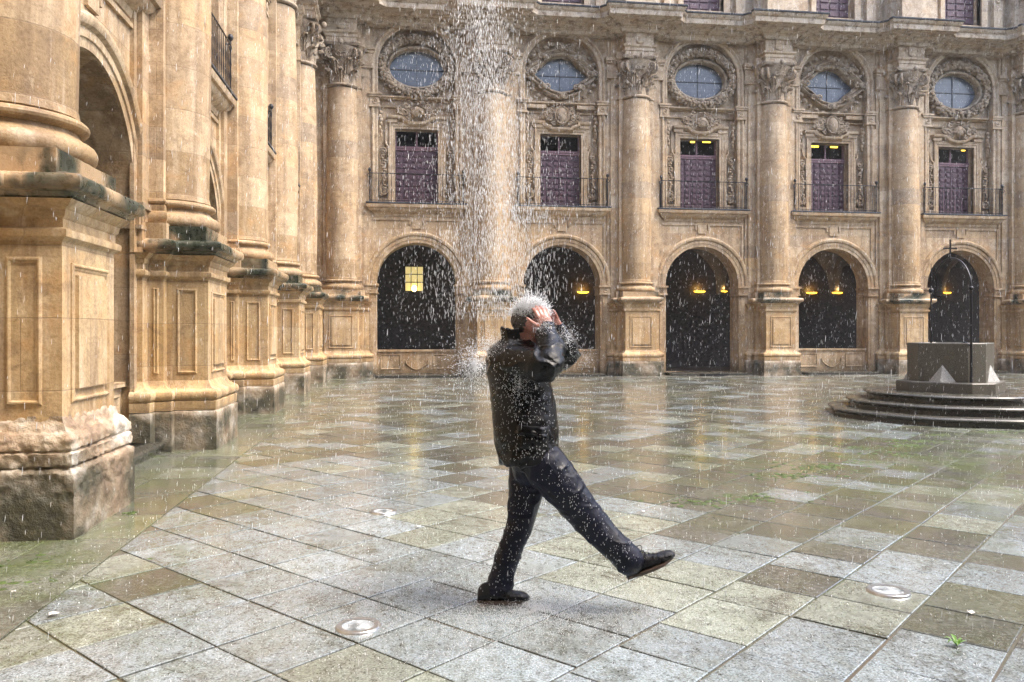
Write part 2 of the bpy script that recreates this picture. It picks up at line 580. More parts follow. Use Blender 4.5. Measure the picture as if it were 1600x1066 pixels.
def plinth_mesh(seed, fine):
    mb = MB()
    zb = ZP['block']
    prof = [(.0, .0), (.135, 0), (.135, .22), (.135, .36), (.135, zb-.02), (.12, zb), (.10, zb+.01)]
    if fine:
        prof += [(.085, zb+.012), (.115, zb+.03), (.12, zb+.12), (.095, zb+.135), (.115, zb+.15), (.115, zb+.22), (.08, zb+.27)]
        prof += [(.05, ZP['mold']), (.035, ZP['mold']+.02), (.0, ZP['mold']+.11)]
        mb.sweep(PATH, prof, fp, cap=False)
        mb = subdivide_noise(mb, .024, .022, seed, .30, 9)
        return mb.mesh('plinth', M['plinth'], 60)
    mb.sweep(PATH, prof+[(0, zb+.02)], fp, cap=False)
    mb = subdivide_noise(mb, .08, .010, seed)
    return mb.mesh('plinth', M['plinth'], 50)
def base_mould_mesh():
    mb = MB()
    zb = ZP['block']
    prof = [(.0, zb+.012), (.12, zb+.012), (.125, zb+.12), (.11, zb+.13)]
    for k in range(7):
        a = -PI/2 + PI*k/6
        prof.append((.095+.05*math.cos(a), zb+.205+.07*math.sin(a)))
    prof += [(.05, ZP['mold']+.02), (.03, ZP['mold']+.05), (.0, ZP['mold']+.11)]
    mb.sweep(PATH, prof, fp, cap=False)
    return mb.mesh('base_moulding', M['ped'], 40)

def die_mesh():
    mb = MB()
    h0, h1 = ZP['mold']+.05, ZP['cap0']
    mb.sweep(PATH, [(0, h0), (0, ZP['neck']-.07), (.02, ZP['neck']-.05), (.045, ZP['neck']-.035), (.05, ZP['neck']), (.045, ZP['neck']+.02), (.01, ZP['neck']+.035), (.01, h1-.13), (.03, h1-.11), (.04, h1-.06), (.08, h1-.03), (.11, h1+.01)], fp, cap=False)
    return mb.mesh('die', M['ped'])
def panel_mesh():
    mb = MB()
    # front raised field with moulded border, plus narrow side panels
    pr = [(0, -.002), (0, .012), (-.012, .022), (-.022, .022), (-.034, .008), (-.05, .006)]
    mb.sweep(rect(-.39, .39, ZP['pan0'], ZP['pan1']), pr, lambda u, z, d: (u, -(D1+d), z), closed=True)
    mb.dbox(-.30, .30, D1-.01, D1+.028, ZP['pan0']+.10, ZP['pan1']-.09)
    for sg in (-1, 1):
        def fs(a, z, d, sg=sg): return (sg*(W1+d), -a, z)
        mb.sweep(rect(D2+.13, D1-.14, ZP['pan0'], ZP['pan1']+.03), pr, fs, closed=True)
        def fs2(a, z, d, sg=sg): return (sg*(W2+d), -a, z)
        mb.sweep(rect(D3+.07, D2-.06, ZP['pan0'], ZP['pan1']+.03), pr, fs2, closed=True)
    return mb.mesh('panel', M['ped'])
def ledge_mesh():
    mb = MB()
    a, b = ZP['cap0'], ZP['cap1']
    prof = [(.05, a+.01), (.10, a+.015), (.12, a+.025), (.135, a+.05), (.16, a+.06)]
    for k in range(7):
        t = -PI/2+PI*k/6
        prof.append((.175+.035*math.cos(t), a+.06+(b-a-.085)/2*(1+math.sin(t))))
    prof += [(.12, b-.01), (.0, b+.02), (-.25, b+.02)]
    mb.sweep(front_path, prof, fp, cap=False)
    return subdivide_noise(mb, .07, .007, 9).mesh('ledge', M['moss_cap'], 50)
front_path = rev(front())

def pilaster_mesh():
    mb = MB()
    z0, z1 = ZP['cap1'], ZP['abac']
    mb.dbox(-W2-.06, W2+.06, 0, D2+.05, z0, ZP['plinth']+.03)
    pr = [(0, ZP['plinth']+.03)]
    for k in range(7):
        t = -PI/2+PI*k/6
        pr.append((.02+.045*math.cos(t), ZP['plinth']+.03+.08*(1+math.sin(t))/1))
    pr += [(.02, ZP['base']-.12)]
    for k in range(5):
        t = -PI/2+PI*k/4
        pr.append((.005+.03*math.cos(t), ZP['base']-.10+.035*(1+math.sin(t))))
    pr += [(0, ZP['base']), (0, ZP['top']-.02), (.03, ZP['top']), (.03, ZP['top']+.06), (0, ZP['top']+.07), (0, ZP['cap']-.35), (.04, ZP['cap']-.3), (.06, ZP['cap']-.25), (.06, ZP['cap']-.06), (.12, ZP['cap']), (.12, ZP['abac']), (0, ZP['abac']+.02), (0, ZP['ent']+.1)]
    mb.sweep(rev([(-W2+.06, 0), (-W2+.06, D2-.02), (W2-.06, D2-.02), (W2-.06, 0)]), pr, fp, cap=False)
    # sunk strip lines on each side and the outer wall strips
    for sg in (-1, 1):
        u0, u1 = sorted((sg*(W2-.06), sg*W3))
        mb.dbox(u0, u1, 0, D3, ZP['cap1']-.3, ZP['ent'])
        u0, u1 = sorted((sg*W3, sg*(W3+.10)))
        mb.dbox(u0, u1, 0, D3*.45, .3, ZP['ent'])
        # little impost blocks on strip near the capital
        u0, u1 = sorted((sg*(W2-.04), sg*(W3+.13)))
        for (za, zb, dd) in ((ZP['cap']-.62, ZP['cap']-.56, .05), (ZP['cap']-.1, ZP['cap']-.02, .06), (ZP['cap']-.02, ZP['cap']+.1, .12), (ZP['cap']-.56, ZP['cap']-.1, .015)):
            mb.dbox(u0-dd/2, u1+dd/2, 0, D3+dd, za, zb-.002)
    return mb.mesh('pilaster', M['wall'])

def shaft_mesh():
    mb = MB()
    rb = .54
    z = ZP['plinth']
    prof = [(rb+.03, z)]
    for k in range(9):
        t = -PI/2+PI*k/8
        prof.append((rb+.05+.075*math.cos(t), z+.085+.085*math.sin(t)))
    prof += [(rb+.03, z+.19), (rb-.0, z+.215), (rb-.012, z+.25), (rb+.03, z+.262)]
    for k in range(7):
        t = -PI/2+PI*k/6
        prof.append((rb+.015+.05*math.cos(t), z+.305+.043*math.sin(t)))
    prof += [(rb-.02, z+.36), (.535, z+.37), (.52, z+.45)]
    n = 16
    for k in range(n+1):
        t = k/n
        zz = z+.45+(ZP['top']-z-.5)*t
        r = .515+.03*math.sin(min(1, t/.38)*PI/2)
        if t > .38: r -= .075*((t-.38)/.62)**1.6
        prof.append((r, zz))
    # slight drum joints
    mb.lathe(prof, 40, 0, -CD)
    return mb.mesh('shaft', M['shaft'], 28)

def cplinth_mesh():
    mb = MB()
    mb.dbox(-.63, .63, D2-.1, CD+.63, ZP['cap1']-.02, ZP['plinth'])
    return subdivide_noise(mb, .08, .008, 4).mesh('column_plinth', M['moss_cap'], 50)
def capital_mesh():
    mb = MB()
    z0, z1 = ZP['top']-.02, ZP['cap']
    r0 = .47
    ring = []
    prof = [(r0-.02, z0)]
    for k in range(7):
        t = -PI/2+PI*k/6
        prof.append((r0+.02+.055*math.cos(t), z0+.05+.05*math.sin(t)))
    prof += [(r0-.01, z0+.11), (r0-.02, z0+.5), (r0+.02, z0+.95), (r0+.12, z0+1.12), (r0+.2, z1-.13)]
    mb.lathe(prof, 32, 0, -CD)
    def leaf(ang, zb, h, w, rb, curl):
        rows = []
        for i in range(11):
            t = i/10
            if t < .72:
                z = zb + h*t/.72*.93
                rr = rb + .03 + curl*.35*(t/.72)**2
            else:
                s = (t-.72)/.28*PI*.95
                z = zb + h*.93 + math.sin(s)*curl*.38
                rr = rb+.03+curl*.35 + (1-math.cos(s))*curl*.42
            ww = w*(.62+.38*math.sin(min(1, t*1.25)*PI*.5)) * (1 if t < .72 else max(.25, 1-(t-.72)*2.4))
            ww *= 1 + .16*math.sin(t*PI*7)
            row = []
            for j in range(7):
                s = (j/6-.5)*2
                an = ang + s*ww/rr
                r2 = rr - .05*s*s + .022*math.cos(s*PI*3) - .01
                row.append((r2*math.cos(an), -CD + r2*math.sin(an), z - .05*s*s*(t > .5)))
            rows.append(row)
        vs = [p for r_ in rows for p in r_]
        vs2 = [((p[0])*.9, -CD+(p[1]+CD)*.9, p[2]-.01) for p in vs]
        nv = len(vs); fs = []
        for i in range(10):
            for j in range(6):
                a = i*7+j
                fs.append((a, a+1, a+8, a+7)); fs.append((nv+a, nv+a+7, nv+a+8, nv+a+1))
        for i in range(10):
            for j in (0, 6):
                a = i*7+j
                fs.append((a, a+7, nv+a+7, nv+a))
        mb.add(vs+vs2, fs)
    for k in range(8):
        leaf(2*PI*k/8, z0+.10, .42, .15, r0-.01, .22)
    for k in range(8):
        leaf(2*PI*(k+.5)/8, z0+.40, .42, .14, r0+.01, .26)
    # volutes
    for k in range(4):
        for off in (-.13, .13):
            an = PI/4+k*PI/2+off
            dx, dy = math.cos(an), math.sin(an)
            pts = []; rad = []
            for i in range(34):
                t = i/33
                th = -PI*.75+t*PI*4.2
                rr = .155*(1-t)+.02
                pts.append(((r0+.20+math.cos(th)*rr)*dx, -CD+(r0+.20+math.cos(th)*rr)*dy, z0+1.06+math.sin(th)*rr))
                rad.append(.045*(1-t*.5))
            mb.tube([((r0+.02)*dx, -CD+(r0+.02)*dy, z0+.78)]+pts, [.03]+rad, 6)
        an = k*PI/2
        for s_ in (-1, 1):
            pts = []
            for i in range(20):
                t = i/19
                th = PI*1.2-s_*0-t*PI*3
                rr = .085*(1-t)+.01
                c = (r0+.10)
                lx, lz = s_*(.11+math.cos(th)*rr*1), z0+1.0+math.sin(th)*rr
                pts.append((c*math.cos(an)-lx*math.sin(an), -CD+c*math.sin(an)+lx*math.cos(an), lz))
            mb.tube(pts, .026, 5)
        mb.blob(((r0+.27)*math.cos(an), -CD+(r0+.27)*math.sin(an), z1-.05), (.085, .085, .1))
    # abacus, concave
    path = []
    for k in range(4):
        a = PI/4+k*PI/2
        c1 = (math.cos(a), math.sin(a)); c2 = (math.cos(a+PI/2), math.sin(a+PI/2))
        for i in range(9):
            t = .04+.92*i/8
            q = (.86*(c1[0]*(1-t)+c2[0]*t), .86*(c1[1]*(1-t)+c2[1]*t))
            bow = 1-.16*math.sin(t*PI)
            path.append((q[0]*bow, q[1]*bow))
    mb.sweep(path, [(-.15, z1-.09), (0, z1-.09), (.02, z1-.05), (.035, z1-.03), (.035, z1+.01), (0, z1+.025), (-.4, z1+.03)], lambda u, d, z: (u, -CD-d, z), closed=True)
    return mb.mesh('capital', M['trim'], 50)

def block_mesh():
    mb = MB()
    z0 = ZP['cap']+.02
    e = .50
    path = rev([(-e, 0), (-e, CD+e), (e, CD+e), (e, 0)])
    mb.sweep(path, [(0, z0), (0, z0+.16), (.03, z0+.17), (.03, z0+.26), (.09, z0+.31), (.10, z0+.37), (0, z0+.40), (0, ZP['ent']-.05), (.05, ZP['ent']-.04), (.07, ZP['ent']+.04)], fp, cap=False)
    # three drops on the face
    d = CD+e
    pts = [(-.12, -d-.0, ZP['ent']-.4), (.12, -d, ZP['ent']-.4)]
    mb.dbox(-.13, .13, d-.01, d+.05, z0+.47, ZP['ent']-.05)
    mb.blob((0, -d-.05, z0+.46), (.13, .05, .07))
    for sx in (-.24, .24): mb.blob((sx, -d, z0+.66), (.025, .03, .05))
    return mb.mesh('entablature_block', M['trimclean'])

# ---- bay parts
RZ0, RZC, RR = 5.90, 10.62, 1.32       # recess: sill, arc centre, radius
DW, DZ0, DZ1 = .735, 5.92, 8.50        # door
OW, OH, OZ = .94, .66, 10.60           # oculus

def lobed(t, k):
    # superellipse-ish outline of the lobed oculus
    c, s = math.cos(t), math.sin(t)
    r = 1.0 + k*math.cos(4*t)
    return c*r, s*r
def ocu_path(kind, a, b, n=48):
    pts = []
    for i in range(n):
        t = 2*PI*i/n
        if kind == 0: x, z = math.cos(t), math.sin(t)
        else:
            x = math.cos(t); z = math.sin(t)
            q = (abs(x)**1.25+abs(z)**1.25)**(-1/1.25)
            x *= q*1.03; z *= q*1.03
            w = .06*math.cos(6*t)
            x *= 1+w*.4; z *= 1+w
        pts.append((x*a, OZ+z*b))
    return pts

def tess(mb, loops, d, fn=fw):
    vs = [[Vector((p[0], p[1], 0)) for p in lp] for lp in loops]
    tris = tessellate_polygon(vs)
    flat = [p for lp in loops for p in lp]
    mb.add([fn(p[0], p[1], d) for p in flat], [tuple(t) for t in tris])
def reveal(mb, lp, d0, d1, closed=True):
    b = len(mb.v); n = len(lp)
    mb.v += [fw(p[0], p[1], d0) for p in lp]+[fw(p[0], p[1], d1) for p in lp]
    for i in range(n if closed else n-1):
        j = (i+1) % n
        mb.f.append((b+i, b+j, b+n+j, b+n+i))

def wing_wall(u0, u1, bays, kinds):
    mb = MB()
    segs = 28
    holes = []
    outer = [(u0, 0), (u1, 0), (u1, 12.6), (u0, 12.6)]
    for c in bays:
        arch = [(c+AR, .09)]+[(c+AR*math.cos(PI*k/segs), ASP+AR*math.sin(PI*k/segs)) for k in range(segs+1)]+[(c-AR, .09)]
        rec = [(c+RR, RZ0)]+[(c+RR*math.cos(PI*k/segs), RZC+RR*math.sin(PI*k/segs)) for k in range(segs+1)]+[(c-RR, RZ0)]
        holes += [arch, rec]
        reveal(mb, arch, 0, -.75)
        reveal(mb, rec, 0, -.28)
    tess(mb, [outer]+holes, 0)
    for c, kd in zip(bays, kinds):
        rec = [(c+RR, RZ0)]+[(c+RR*math.cos(PI*k/segs), RZC+RR*math.sin(PI*k/segs)) for k in range(segs+1)]+[(c-RR, RZ0)]
        door = [(c-DW, DZ0), (c+DW, DZ0), (c+DW, DZ1), (c-DW, DZ1)]
        oc = [(c+p[0], p[1]) for p in ocu_path(kd, OW, OH)]
        tess(mb, [rec, door, oc], -.28)
        reveal(mb, door, -.28, -.62); reveal(mb, oc, -.28, -.55)
    # rear face and top
    rear = []
    for c in bays:
        arch = [(c+AR, .09)]+[(c+AR*math.cos(PI*k/segs), ASP+AR*math.sin(PI*k/segs)) for k in range(segs+1)]+[(c-AR, .09)]
        rec = [(c+RR, RZ0), (c+RR, 12), (c-RR, 12), (c-RR, RZ0)]
        rear += [arch, rec]
    tess(mb, [outer]+rear, -.75)
    # upper storey
    up = [(u0, 12.3), (u1, 12.3), (u1, 19), (u0, 19)]
    dh = [[(c-.75, 13.0), (c+.75, 13.0), (c+.75, 15.8), (c-.75, 15.8)] for c in bays]
    tess(mb, [up]+dh, .1)
    for d_ in dh: reveal(mb, d_, .1, -.3)
    mb.dbox(u0, u1, -.9, .5, 19, 19.4)
    me = mb.mesh('wall', M['wall'], None, recalc=False)
    return me

def archivolt_mesh():
    mb = MB()
    pr = [(.0, -.02), (.0, .035), (.10, .04), (.11, .06), (.19, .065), (.20, .05), (.215, .05), (.24, .10), (.29, .125), (.33, .12), (.35, .085), (.375, .08), (.385, 0)]
    mb.sweep(arcpath(AR, ASP, ASP-.06, 36), pr, fw)
    # jamb strips below, imposts with scroll
    for sg in (-1, 1):
        a, b = sorted((sg*AR, sg*(AR+.30)))
        mb.dbox(a, b, 0, .05, .1, ASP-.36)
        a, b = sorted((sg*(AR+.08), sg*(AR+.22)))
        mb.dbox(a, b, 0, .075, .55, ASP-.46)
        a, b = sorted((sg*(AR+.0), sg*(AR+.36)))
        mb.dbox(a, b, 0, .07, .1, .32)
        # impost: block within the reveal and on the face
        a, b = sorted((sg*(AR-.045), sg*(AR+.36)))
        mb.dbox(a, b, -.7, .13, ASP-.38, ASP-.33)
        mb.dbox(a+.02, b-.02, -.7, .10, ASP-.33, ASP-.12)
        mb.dbox(a-.02, b+.02, -.7, .16, ASP-.12, ASP-.05)
        th = [(.5*PI+k*PI*2.6/22) for k in range(23)]
        pts = [(sg*(AR+.17+math.cos(t)*.085*(1-k/26)), -.11, ASP-.225+math.sin(t)*.085*(1-k/26)) for k, t in enumerate(th)]
        mb.tube(pts, .018, 5)
    return mb.mesh('arch_surround', M['trimclean'], 35)

def parapet_mesh():
    mb = MB()
    z1 = .92
    mb.dbox(-AR, AR, -.5, -.12, 0.05, z1-.06)
    mb.dbox(-AR, AR, -.55, -.06, z1-.06, z1)
    pr = [(0, -.02), (0, .02), (-.02, .025), (-.05, .0)]
    f2 = lambda u, z, d: (u, .12-d, z)
    mb.sweep(rect(-AR+.12, -.55, .25, .76), pr, f2, closed=True)
    mb.sweep(rect(.55, AR-.12, .25, .76), pr, f2, closed=True)
    pts = [(.42*math.sin(t)*(1 if abs(math.sin(t)) < .9 else .9), .10, .52+.22*math.cos(t)+.05*math.cos(3*t)) for t in [PI*.35+k*PI*1.3/20 for k in range(21)]]
    mb.tube(pts, .022, 5)
    return mb.mesh('parapet', M['trimclean'])

def spandrel_mesh():
    mb = MB()
    f2 = lambda u, z, d: (u, -d, z)
    pr = [(0, -.01), (0, .03), (-.03, .035), (-.055, .0)]
    # panel mouldings: an open frame above the arch, two halves either side of keystone drop
    for sg in (-1, 1):
        pth = [(sg*1.50, 3.9), (sg*1.50, 5.36), (sg*.24, 5.36), (sg*.24, 5.18)]
        if sg > 0: pth = pth
        else: pth = pth
        pr2 = [(-.03, 0), (-.03, .04), (0, .045), (.03, .04), (.03, 0)]
        mb.sweep(pth, pr2, f2)
    mb.dbox(-.16, .16, 0, .045, 5.05, 5.36)
    return mb.mesh('spandrel_moulding', M['trimclean'])

def slab_mesh():
    mb = MB()
    w = 1.62; dd = .42
    path = rev([(-w+.0, 0), (-w, dd-.2), (w, dd-.2), (w, 0)])
    mb.sweep(path, [(-.28, 5.42), (-.2, 5.46), (-.18, 5.55), (-.1, 5.6), (-.02, 5.66), (0, 5.72), (.05, 5.74), (.07, 5.80), (.07, 5.85), (0, 5.865), (-1.6, 5.87)], fp, cap=False)
    return mb.mesh('slab', M['trimclean'])
def slabtop_mesh():
    mb = MB()
    mb.dbox(-1.70, 1.70, 0, .31, 5.872, 5.91)
    return mb.mesh('slab_edge', M['lead'])
def railing_mesh():
    mb = MB()
    z0, z1 = 5.91, 6.88
    w, dd = 1.58, .20
    mb.tube([(-w, 0, z1), (-w, -dd, z1), (w, -dd, z1), (w, 0, z1)], .015, 6)
    mb.tube([(-w, 0, z0+.06), (-w, -dd, z0+.06), (w, -dd, z0+.06), (w, 0, z0+.06)], .012, 5)
    n = 22
    for i in range(n+1):
        u = -w+2*w*i/n
        th = .0075 if i not in (0, n) else .013
        pts = []; rad = []
        for k in range(9):
            z = z0+(z1-z0)*k/8
            pts.append((u, -dd, z)); rad.append(th*(1.7 if k in (3, 5) else 1))
        mb.tube(pts, rad, 5)
    for sg in (-1, 1):
        for dq in (.07, .14):
            mb.tube([(sg*w, -dq, z0), (sg*w, -dq, z1)], .011, 5)
        mb.tube([(sg*w, -dd, z1), (sg*w, -dd, z1+.06)], .02, 6)
        mb.blob((sg*w, -dd, z1+.12), (.055, .055, .07), 10, 8)
        th = [k*PI*1.6/12 for k in range(13)]
        mb.tube([(sg*(w+.01+.06*math.sin(t)), -dd, z1-.07+.06*math.cos(t)) for t in th], .012, 5)
    return mb.mesh('railing', M['iron'], 40)

def hood_mesh():
    mb = MB()
    pr = [(-.01, -.2), (-.01, .05), (.03, .07), (.07, .055), (.10, .055), (.11, .09), (.155, .125), (.19, .11), (.20, .06), (.225, .055), (.225, 0)]
    mb.sweep(arcpath(RR, RZC, RZ0, 40), pr, fw, cap=False)
    for sg in (-1, 1):
        for (za, zb, e, dd) in ((9.14, 9.20, .03, .15), (9.20, 9.48, .0, .12), (9.48, 9.55, .04, .17), (9.55, 9.61, .07, .20)):
            a, b = sorted((sg*(RR-.06), sg*(RR+.26)))
            mb.dbox(a-e, b+e, 0, dd, za, zb-.001)
        th = [(.5*PI+k*PI*2.6/20) for k in range(21)]
        mb.tube([(sg*(RR+.10+math.cos(t)*.10*(1-k/24)), -.135, 9.33+math.sin(t)*.10*(1-k/24)) for k, t in enumerate(th)], .022, 5)
        mb.dbox(*(sorted((sg*(RR+.23), sg*(RR+.42)))), 0, .05, 5.95, 9.0)
        # leaf tassel below the little capital
        for k in range(7):
            mb.blob((sg*(RR-.10+.03*math.sin(k*2)), .12, 9.02-.13*k), (.07-.005*k, .07, .075), 7, 5)
    return mb.mesh('blind_arch', M['trimclean'], 40)

def rose(mb, c, r, rnd, d=.05):
    for k in range(6):
        a = 2*PI*k/6+rnd.random()
        mb.blob((c[0]+math.cos(a)*r*.62, -(d), c[1]+math.sin(a)*r*.62), (r*.46, r*.42, r*.46), 6, 4)
    mb.blob((c[0], -(d+r*.35), c[1]), (r*.42, r*.4, r*.42), 6, 4)

def oculus_frame(kind, seed):
    rnd = random.Random(seed)
    mb = MB()
    if kind == 0:
        path = ocu_path(0, OW, OH, 56)
        mb.sweep(path, [(-.01, -.5), (-.01, -.18), (.02, -.14), (.06, -.13), (.08, -.17), (.12, -.2)], fw, closed=True)
        n = 24
        for i in range(n):
            t = 2*PI*i/n
            rose(mb, ((OW+.23)*math.cos(t), OZ+.03+(OH+.27)*math.sin(t)), .145+.035*rnd.random(), rnd, -.04)
            t += PI/n
            mb.blob(((OW+.24)*math.cos(t), .16, OZ+.03+(OH+.28)*math.sin(t)), (.17, .13, .17), 6, 4)
            rose(mb, ((OW+.36)*math.cos(t), OZ+.03+(OH+.40)*math.sin(t)), .07+.02*rnd.random(), rnd, -.10)
    else:
        path = ocu_path(1, OW, OH, 64)
        mb.sweep(path, [(-.01, -.5), (-.01, -.16), (.03, -.08), (.07, -.06), (.10, -.10), (.12, -.14), (.15, -.10), (.20, -.03), (.24, -.05), (.27, -.28)], fw, closed=True)
        for (cx, cz) in ((0, OZ+OH+.22), (0, OZ-OH-.16), (-OW-.16, OZ), (OW+.16, OZ), (-.62, OZ+.55), (.62, OZ+.55), (-.62, OZ-.5), (.62, OZ-.5)):
            for s_ in (-1, 1):
                th = [k*PI*2.6/16 for k in range(17)]
                mb.tube([(cx+s_*(.12+math.cos(t+PI)*.11*(1-k/20)), .03, cz+math.sin(t)*.11*(1-k/20)) for k, t in enumerate(th)], .032, 5)
            mb.blob((cx, .02, cz), (.09, .1, .10), 7, 5)
        for i in range(26):
            t = 2*PI*(i+.5)/26
            mb.blob(((OW+.30)*math.cos(t), .16, OZ+(OH+.38)*math.sin(t)), (.10, .07, .08), 6, 4)
    return mb.mesh('wreath_frame' if kind == 0 else 'scrolled_frame', M['trim'], 60)
def oculus_glass(kind):
    mb = MB()
    p = ocu_path(kind, OW+.01, OH+.01, 48)
    n = len(p)
    mb.add([fw(q[0], q[1], -.46) for q in p]+[fw(q[0], q[1], -.48) for q in p], [tuple(range(n)), tuple(range(2*n-1, n-1, -1))]+[(i, (i+1) % n, n+(i+1) % n, n+i) for i in range(n)])
    return mb.mesh('pane', M['glass'], None)
def oculus_bars(kind):
    mb = MB()
    mb.dbox(-OW, OW, -.455, -.43, OZ-.014, OZ+.012)
    mb.dbox(-.008, .008, -.452, -.428, OZ-OH*.98, OZ+OH*.98)
    return mb.mesh('glazing_bar', M['lead'], None)

def surround_mesh(kind, seed):
    rnd = random.Random(seed)
    mb = MB()
    d0 = -.28
    f2 = lambda u, z, d: (u, -(d0+d), z)
    # architrave round the door
    pth = rev([(-DW, DZ0), (-DW, DZ1), (DW, DZ1), (DW, DZ0)])
    mb.sweep(pth, [(.0, -.1), (0, .07), (.08, .075), (.09, .10), (.16, .11), (.17, .13), (.20, .13), (.21, 0)], f2)
    # cornice curved over the door (S-drops)
    if kind == 0:
        c = [(1.02, 8.84), (.62, 8.84), (.52, 8.82), (.44, 8.76), (.36, 8.70), (.2, 8.65), (0, 8.63)]
    else:
        c = [(1.05, 8.83), (.66, 8.83), (.66, 8.78), (.48, 8.70), (.42, 8.69), (.40, 8.62), (0, 8.62)]
    pth = c+[(-a, b) for a, b in reversed(c[:-1])]
    mb.sweep(pth, [(-.06, 0), (-.06, .10), (-.02, .16), (0, .21), (.05, .24), (.08, .24), (.085, 0)], f2)
    # side rolls of the cornice (dark shaded blocks)
    for sg in (-1, 1):
        a, b = sorted((sg*.66, sg*1.0))
        mb.dbox(a, b, d0, d0+.16, 8.70, 8.80)
    # upper string under the oculus with brackets
    mb.sweep([(1.26, 9.55), (-1.26, 9.55)], [(-.06, 0), (-.05, .12), (0, .20), (.04, .20), (.05, 0)], f2)
    if kind == 1:
        for sg in (-1, 1):
            a, b = sorted((sg*.55, sg*1.2))
            mb.dbox(a, b, d0, d0+.22, 9.36, 9.48)
    mb.sweep([(1.26, 9.24), (.58, 9.24)], [(-.03, 0), (-.02, .08), (.02, .10), (.04, 0)], f2)
    mb.sweep([(-.58, 9.24), (-1.26, 9.24)], [(-.03, 0), (-.02, .08), (.02, .10), (.04, 0)], f2)
    # outer jamb with ear
    for sg in (-1, 1):
        a, b = sorted((sg*(DW+.21), sg*1.08))
        mb.dbox(a, b, d0, d0+.06, 8.0, 8.76)
        pts = [(sg*(1.06), .20, 8.1), (sg*1.05, .18, 7.98), (sg*1.02, .17, 7.92), (sg*.97, .17, 7.88), (sg*.95, .17, 7.5), (sg*.95, .17, 6.0)]
        mb.tube(pts, .035, 6)
    return mb.mesh('door_surround', M['trimclean'], 35)

def scroll_mesh(seed, sg):
    rnd = random.Random(seed)
    mb = MB()
    y0 = .16
    # long foliage drop with volutes at both ends, right-hand side; mirrored for left
    if True:
        def vol(cx, cz, r, turns, ph, dirn):
            n = 26
            return [(sg*(cx+dirn*math.cos(ph+t*turns*2*PI/n)*r*(1-t/(n+3))), y0-.02, cz+math.sin(ph+t*turns*2*PI/n)*r*(1-t/(n+3))) for t in range(n)]
        mb.tube(vol(1.14, 7.70, .13, 1.6, 0, 1), .035, 6)
        mb.blob((sg*1.12, y0-.03, 7.70), (.05, .06, .05), 7, 5)
        mb.tube(vol(1.12, 6.35, .15, 1.8, PI, -1), .04, 6)
        mb.tube([(sg*1.22, y0, 7.62), (sg*1.17, y0-.03, 7.3), (sg*1.10, y0-.05, 7.0), (sg*1.14, y0-.05, 6.7), (sg*1.24, y0-.04, 6.5), (sg*1.2, y0-.04, 6.2)], [.03, .035, .04, .045, .05, .04], 6)
        for k in range(14):
            z = 7.55-.085*k
            mb.blob((sg*(1.13+.05*math.sin(k*1.9)), y0-.05, z), (.05+.035*rnd.random(), .055, .045), 6, 4)
        for k in range(7):
            mb.blob((sg*(1.05+.17*rnd.random()), y0-.03, 6.15+.4*rnd.random()), (.05, .06, .045), 6, 4)
        mb.dbox(*(sorted((sg*.98, sg*1.27))), -.28, -.12, 5.92, 6.1)
    return mb.mesh('scroll_ornament', M['trim'], 60)

def cartouche_mesh(kind, seed):
    rnd = random.Random(seed)
    mb = MB()
    cz = 9.06
    # shell or shield
    if kind == 0:
        for k in range(9):
            a = PI*.12+PI*.76*k/8
            mb.tube([(0, .05, cz-.16), (math.cos(a)*.17, -.05, cz-.14+math.sin(a)*.18), (math.cos(a)*.25, .05, cz-.14+math.sin(a)*.30)], [.03, .05, .035], 6)
        mb.blob((0, .02, cz-.02), (.23, .10, .18), 12, 8)
    else:
        mb.blob((0, .04, cz+.04), (.22, .12, .30), 12, 8)
        mb.tube([(.2*math.sin(t)*1.2, .0, cz+.06+.3*math.cos(t)) for t in [k*2*PI/20 for k in range(21)]], .03, 5)
    for sg in (-1, 1):
        for (cx, cz2, r) in ((.36, cz+.18, .10), (.42, cz-.05, .12), (.60, cz+.10, .08), (.28, cz-.22, .08)):
            n = 18
            mb.tube([(sg*(cx+math.cos(t*PI*2.6/n)*r*(1-t/(n+4))), .08, cz2+math.sin(t*PI*2.6/n)*r*(1-t/(n+4))) for t in range(n)], .028, 5)
        for k in range(22):
            x = .2+.5*rnd.random()
            mb.blob((sg*x, .10, cz+(.27-.3*x)*(rnd.random()*2-1)), (.04+.03*rnd.random(), .06, .035+.02*rnd.random()), 6, 4)
    for k in range(14):
        mb.blob(((rnd.random()-.5)*.8, .11, cz+.27+.10*rnd.random()), (.05, .06, .04), 6, 4)
    return mb.mesh('cartouche', M['trim'], 60)

def door_mesh():
    mb = MB()
    y = .58
    z1 = 7.93
    mb.box(-DW, DW, y-.02, y+.04, DZ0, z1-.1)
    rows = 9
    for lf in (-1, 1):
        for r_ in range(rows):
            za = DZ0+.06+r_*(z1-.16-DZ0)/rows
            zb = za+(z1-.16-DZ0)/rows*.78
            for c_ in range(3):
                w = DW/3
                u0 = (lf < 0)*-DW+c_*w+.03
                off = (r_ % 2)*.03
                mb.box(u0+off*.3, u0+w-.06, y-.055, y-.019, za, zb)
                mb.box(u0+.035, u0+w-.095, y-.08, y-.054, za+.04, zb-.04)
    mb.box(-.018, .018, y-.07, y-.01, DZ0, z1-.1)
    return mb.mesh('shutter_leaf', M['door'], None)
def doorbar_mesh():
    mb = MB()
    y = .58
    mb.box(-DW, DW, y-.07, y+.05, 7.83, 7.93)
    mb.box(-DW, DW, y-.09, y-.03, 7.90, 7.965)
    mb.box(-.03, .03, y-.03, y+.03, 7.96, DZ1)
    mb.box(-DW, -DW+.05, y-.03, y+.03, 7.96, DZ1); mb.box(DW-.05, DW, y-.03, y+.03, 7.96, DZ1)
    return mb.mesh('transom_bar', M['doorbar'], None)

